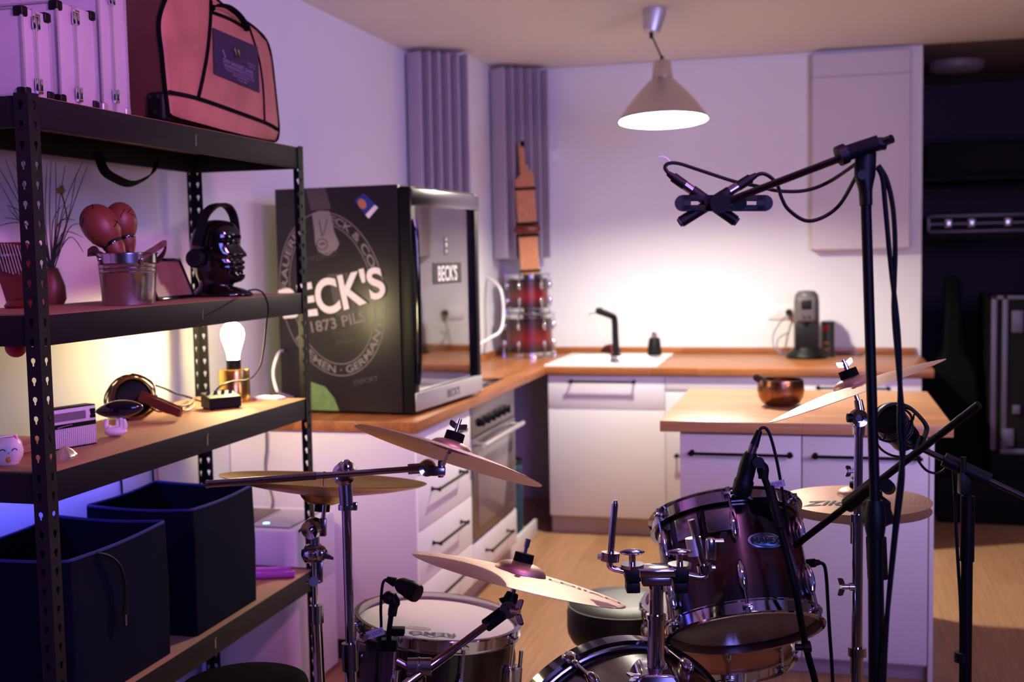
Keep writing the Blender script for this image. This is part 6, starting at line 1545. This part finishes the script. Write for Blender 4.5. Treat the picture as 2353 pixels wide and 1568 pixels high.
# ================================================================== dark storage area at the right
sh2 = thing('wall_shelf', 'dark wall shelf in the unlit storage area at the right', 'shelf', (1.05, 7.55, 1.56))
B().box((.60, 7.3, 1.55), (1.75, 7.95, 1.59)).done('lower_board', CAMO, sh2); B().box((.60, 7.3, 1.90), (1.75, 7.95, 1.93)).done('upper_board', CAMO, sh2)
for x in (.60, 1.72): B().box((x, 7.9, 1.3), (x+.03, 7.95, 2.3)).done('upright', CAMO, sh2)
q = ay(2245, 530, 7.32)
fc1 = thing('flight_case', 'slim silver-edged case lying on the dark storage shelf', 'case', (q.x, 7.55, 1.591))
x0, x1, z0, z1 = .63, 1.24, 1.592, 1.70
B().box((x0+.008, 7.33, z0+.006), (x1-.008, 7.85, z1-.006)).done('body', CAMO, fc1)
for z in (z0, z1-.016): B().box((x0, 7.32, z), (x1, 7.345, z+.016), .003).done('edge_trim', DTRIM, fc1)
for x in (x0, x1-.018): B().box((x, 7.32, z0), (x+.018, 7.345, z1), .003).done('edge_trim', DTRIM, fc1)
B().box((x0+.015, 7.322, (z0+z1)/2-.004), (x1-.015, 7.34, (z0+z1)/2+.004)).done('edge_trim', DTRIM, fc1)
for x in (.75, .88, 1.08): B().box((x-.022, 7.31, z0+.03), (x+.022, 7.33, z1-.025), .004).done('latch', CHROMED, fc1)
uc = B().box((.62, 7.34, 1.931), (1.5, 7.88, 2.13), .02).done('soft_case', CAMO); tag(uc, 'large dark soft case on top of the storage shelf', 'case')
gb0 = az(2210, 1205, 0)
gp = [(-.16, 0), (.16, 0), (.20, .10), (.20, .30), (.15, .46), (.17, .62), (.14, .78), (.06, .86), (.05, 1.25), (-.05, 1.25), (-.06, .86), (-.14, .78), (-.17, .62), (-.15, .46), (-.20, .30), (-.20, .10)]
gg = B().prism([(a*.84, b_*1.08) for a, b_ in gp], (.745, 6.80, .001), V((1, 0, .0)), V((0, .12, 1)).normalized(), V((0, .16, 0)))
gg = gg.done('guitar_bag', mat('black_nylon', C(6, 6, 8), .9, spec=.08), bevel=.03); tag(gg, 'black guitar bag standing against the storage wall', 'bag')
q = ay(2285, 690, 6.72)
fl2 = thing('flight_case', 'tall black flight case with silver edges at the right edge of the room', 'case', (1.4, 6.9, 0))
x0, x1, zt = ay(2277, 860, 6.72).x, 1.75, ay(2300, 680, 6.72).z
B().box((x0+.006, 6.726, .002), (x1-.006, 7.3, zt-.006)).done('body', CAMO, fl2)
zb_ = ay(2300, 1035, 6.72).z
for x in (x0, x0+.055): B().box((x, 6.715, zb_), (x+.028, 6.74, zt), .003).done('edge_trim', DTRIM, fl2)
B().box((x0+.05, 6.715, zb_-.02), (x1, 6.74, zb_+.008), .003).done('edge_trim', DTRIM, fl2); B().box((x1-.028, 6.715, zb_), (x1, 6.74, zt), .003).done('edge_trim', DTRIM, fl2); B().box((x0, 6.715, zt-.02), (x1, 6.74, zt), .003).done('edge_trim', DTRIM, fl2)
for lo_c, hi_c in (((x0+.06, zb_+.02), (x0+.12, zb_+.12)), ((x0+.11, zb_+.2), (x0+.15, zb_+.25)), ((x0+.1, zt-.2), (x0+.16, zt-.08))):
    B().box((lo_c[0], 6.71, lo_c[1]), (hi_c[0], 6.724, hi_c[1]), .004).done('latch', DTRIM, fl2)
lb2 = B().box((.64, 6.62, .001), (2.2, 6.71, .255), .01).done('black_trunk', CAMO); tag(lb2, 'long low black trunk on the floor in front of the storage area', 'trunk')
bsd = B().box((1.13, 6.56, .001), (1.31, 6.615, .36), .01).box((1.34, 6.56, .001), (1.40, 6.615, .30), .01).done('blue_bottle_box', mat('dark_blue_box', C(28, 36, 110), .5)); tag(bsd, 'dark blue box on the floor against the low black trunk', 'box')
q = ay(2205, 180, 7.4); cl2 = thing('ceiling_light', 'flat round ceiling light switched off in the dark storage area', 'lamp', (q.x, 7.6, ZC))
B().lathe([(0, -.07), (.13, -.062), (.16, -.04), (.165, 0), (0, 0)], (q.x, 7.6, ZC), Z, 40).done('diffuser', mat('grey_opal', C(120, 112, 122), .5), cl2)

# ================================================================== light
def area(name, loc, target, size, col, power, sy=None, spread=None):
    l = bpy.data.lights.new(name, 'AREA'); l.energy = power; l.color = col; l.size = size
    if sy: l.shape = 'RECTANGLE'; l.size_y = sy
    if spread: l.spread = spread
    o = bpy.data.objects.new(name, l); COL.objects.link(o); o.location = loc
    o.rotation_euler = (V(target)-V(loc)).to_track_quat('-Z', 'Y').to_euler(); return o
# magenta, blue and strip LEDs out of view, with added fills for wall and ceiling
area('fill_soft', (1.6, -.9, 2.15), (-1.5, 5.5, 2.4), 1.4, (.26, .24, 1.0), 20, spread=math.radians(90))  # added violet fill behind the camera, no known lamp
area('led_ceiling', (.35, 1.5, 2.55), (-1.9, 2.6, 1.6), .25, (1.0, .26, .88), 7.6, spread=math.radians(100))
area('fill_wall', (1.2, 3.6, 2.5), (-2.1, 5.6, 2.0), .5, (.24, .34, 1.0), 5.2, spread=math.radians(100))  # added bluish fill for the left wall, no known lamp
area('fill_uplight', (1.6, 2.2, 1.7), (.3, 4.6, 2.63), .6, (.95, .68, .76), 10, spread=math.radians(120))  # added pinkish fill that lifts the ceiling and upper wall
area('led_blue', (2.7, 1.6, 2.2), (-.2, 3.2, 1.0), .3, (.1, .2, 1.0), 3)
area('led_blue_strip', (-2.075, 2.55, .972), (-2.13, 2.55, .80), 1.4, (.09, .10, 1.0), 2.6, sy=.02)
w = bpy.data.worlds.new('world'); scene.world = w; w.use_nodes = True
w.node_tree.nodes['Background'].inputs[0].default_value = (.5, .4, .8, 1); w.node_tree.nodes['Background'].inputs[1].default_value = .02
scene.view_settings.view_transform = 'Standard'; scene.view_settings.look = 'None'
scene.view_settings.exposure = 0.82; scene.view_settings.gamma = 1; scene.view_settings.use_curve_mapping = False
scene.cycles.use_denoising = True
scene.cycles.max_bounces = 8; scene.cycles.sample_clamp_indirect = 6; scene.cycles.caustics_reflective = False; scene.cycles.caustics_refractive = False
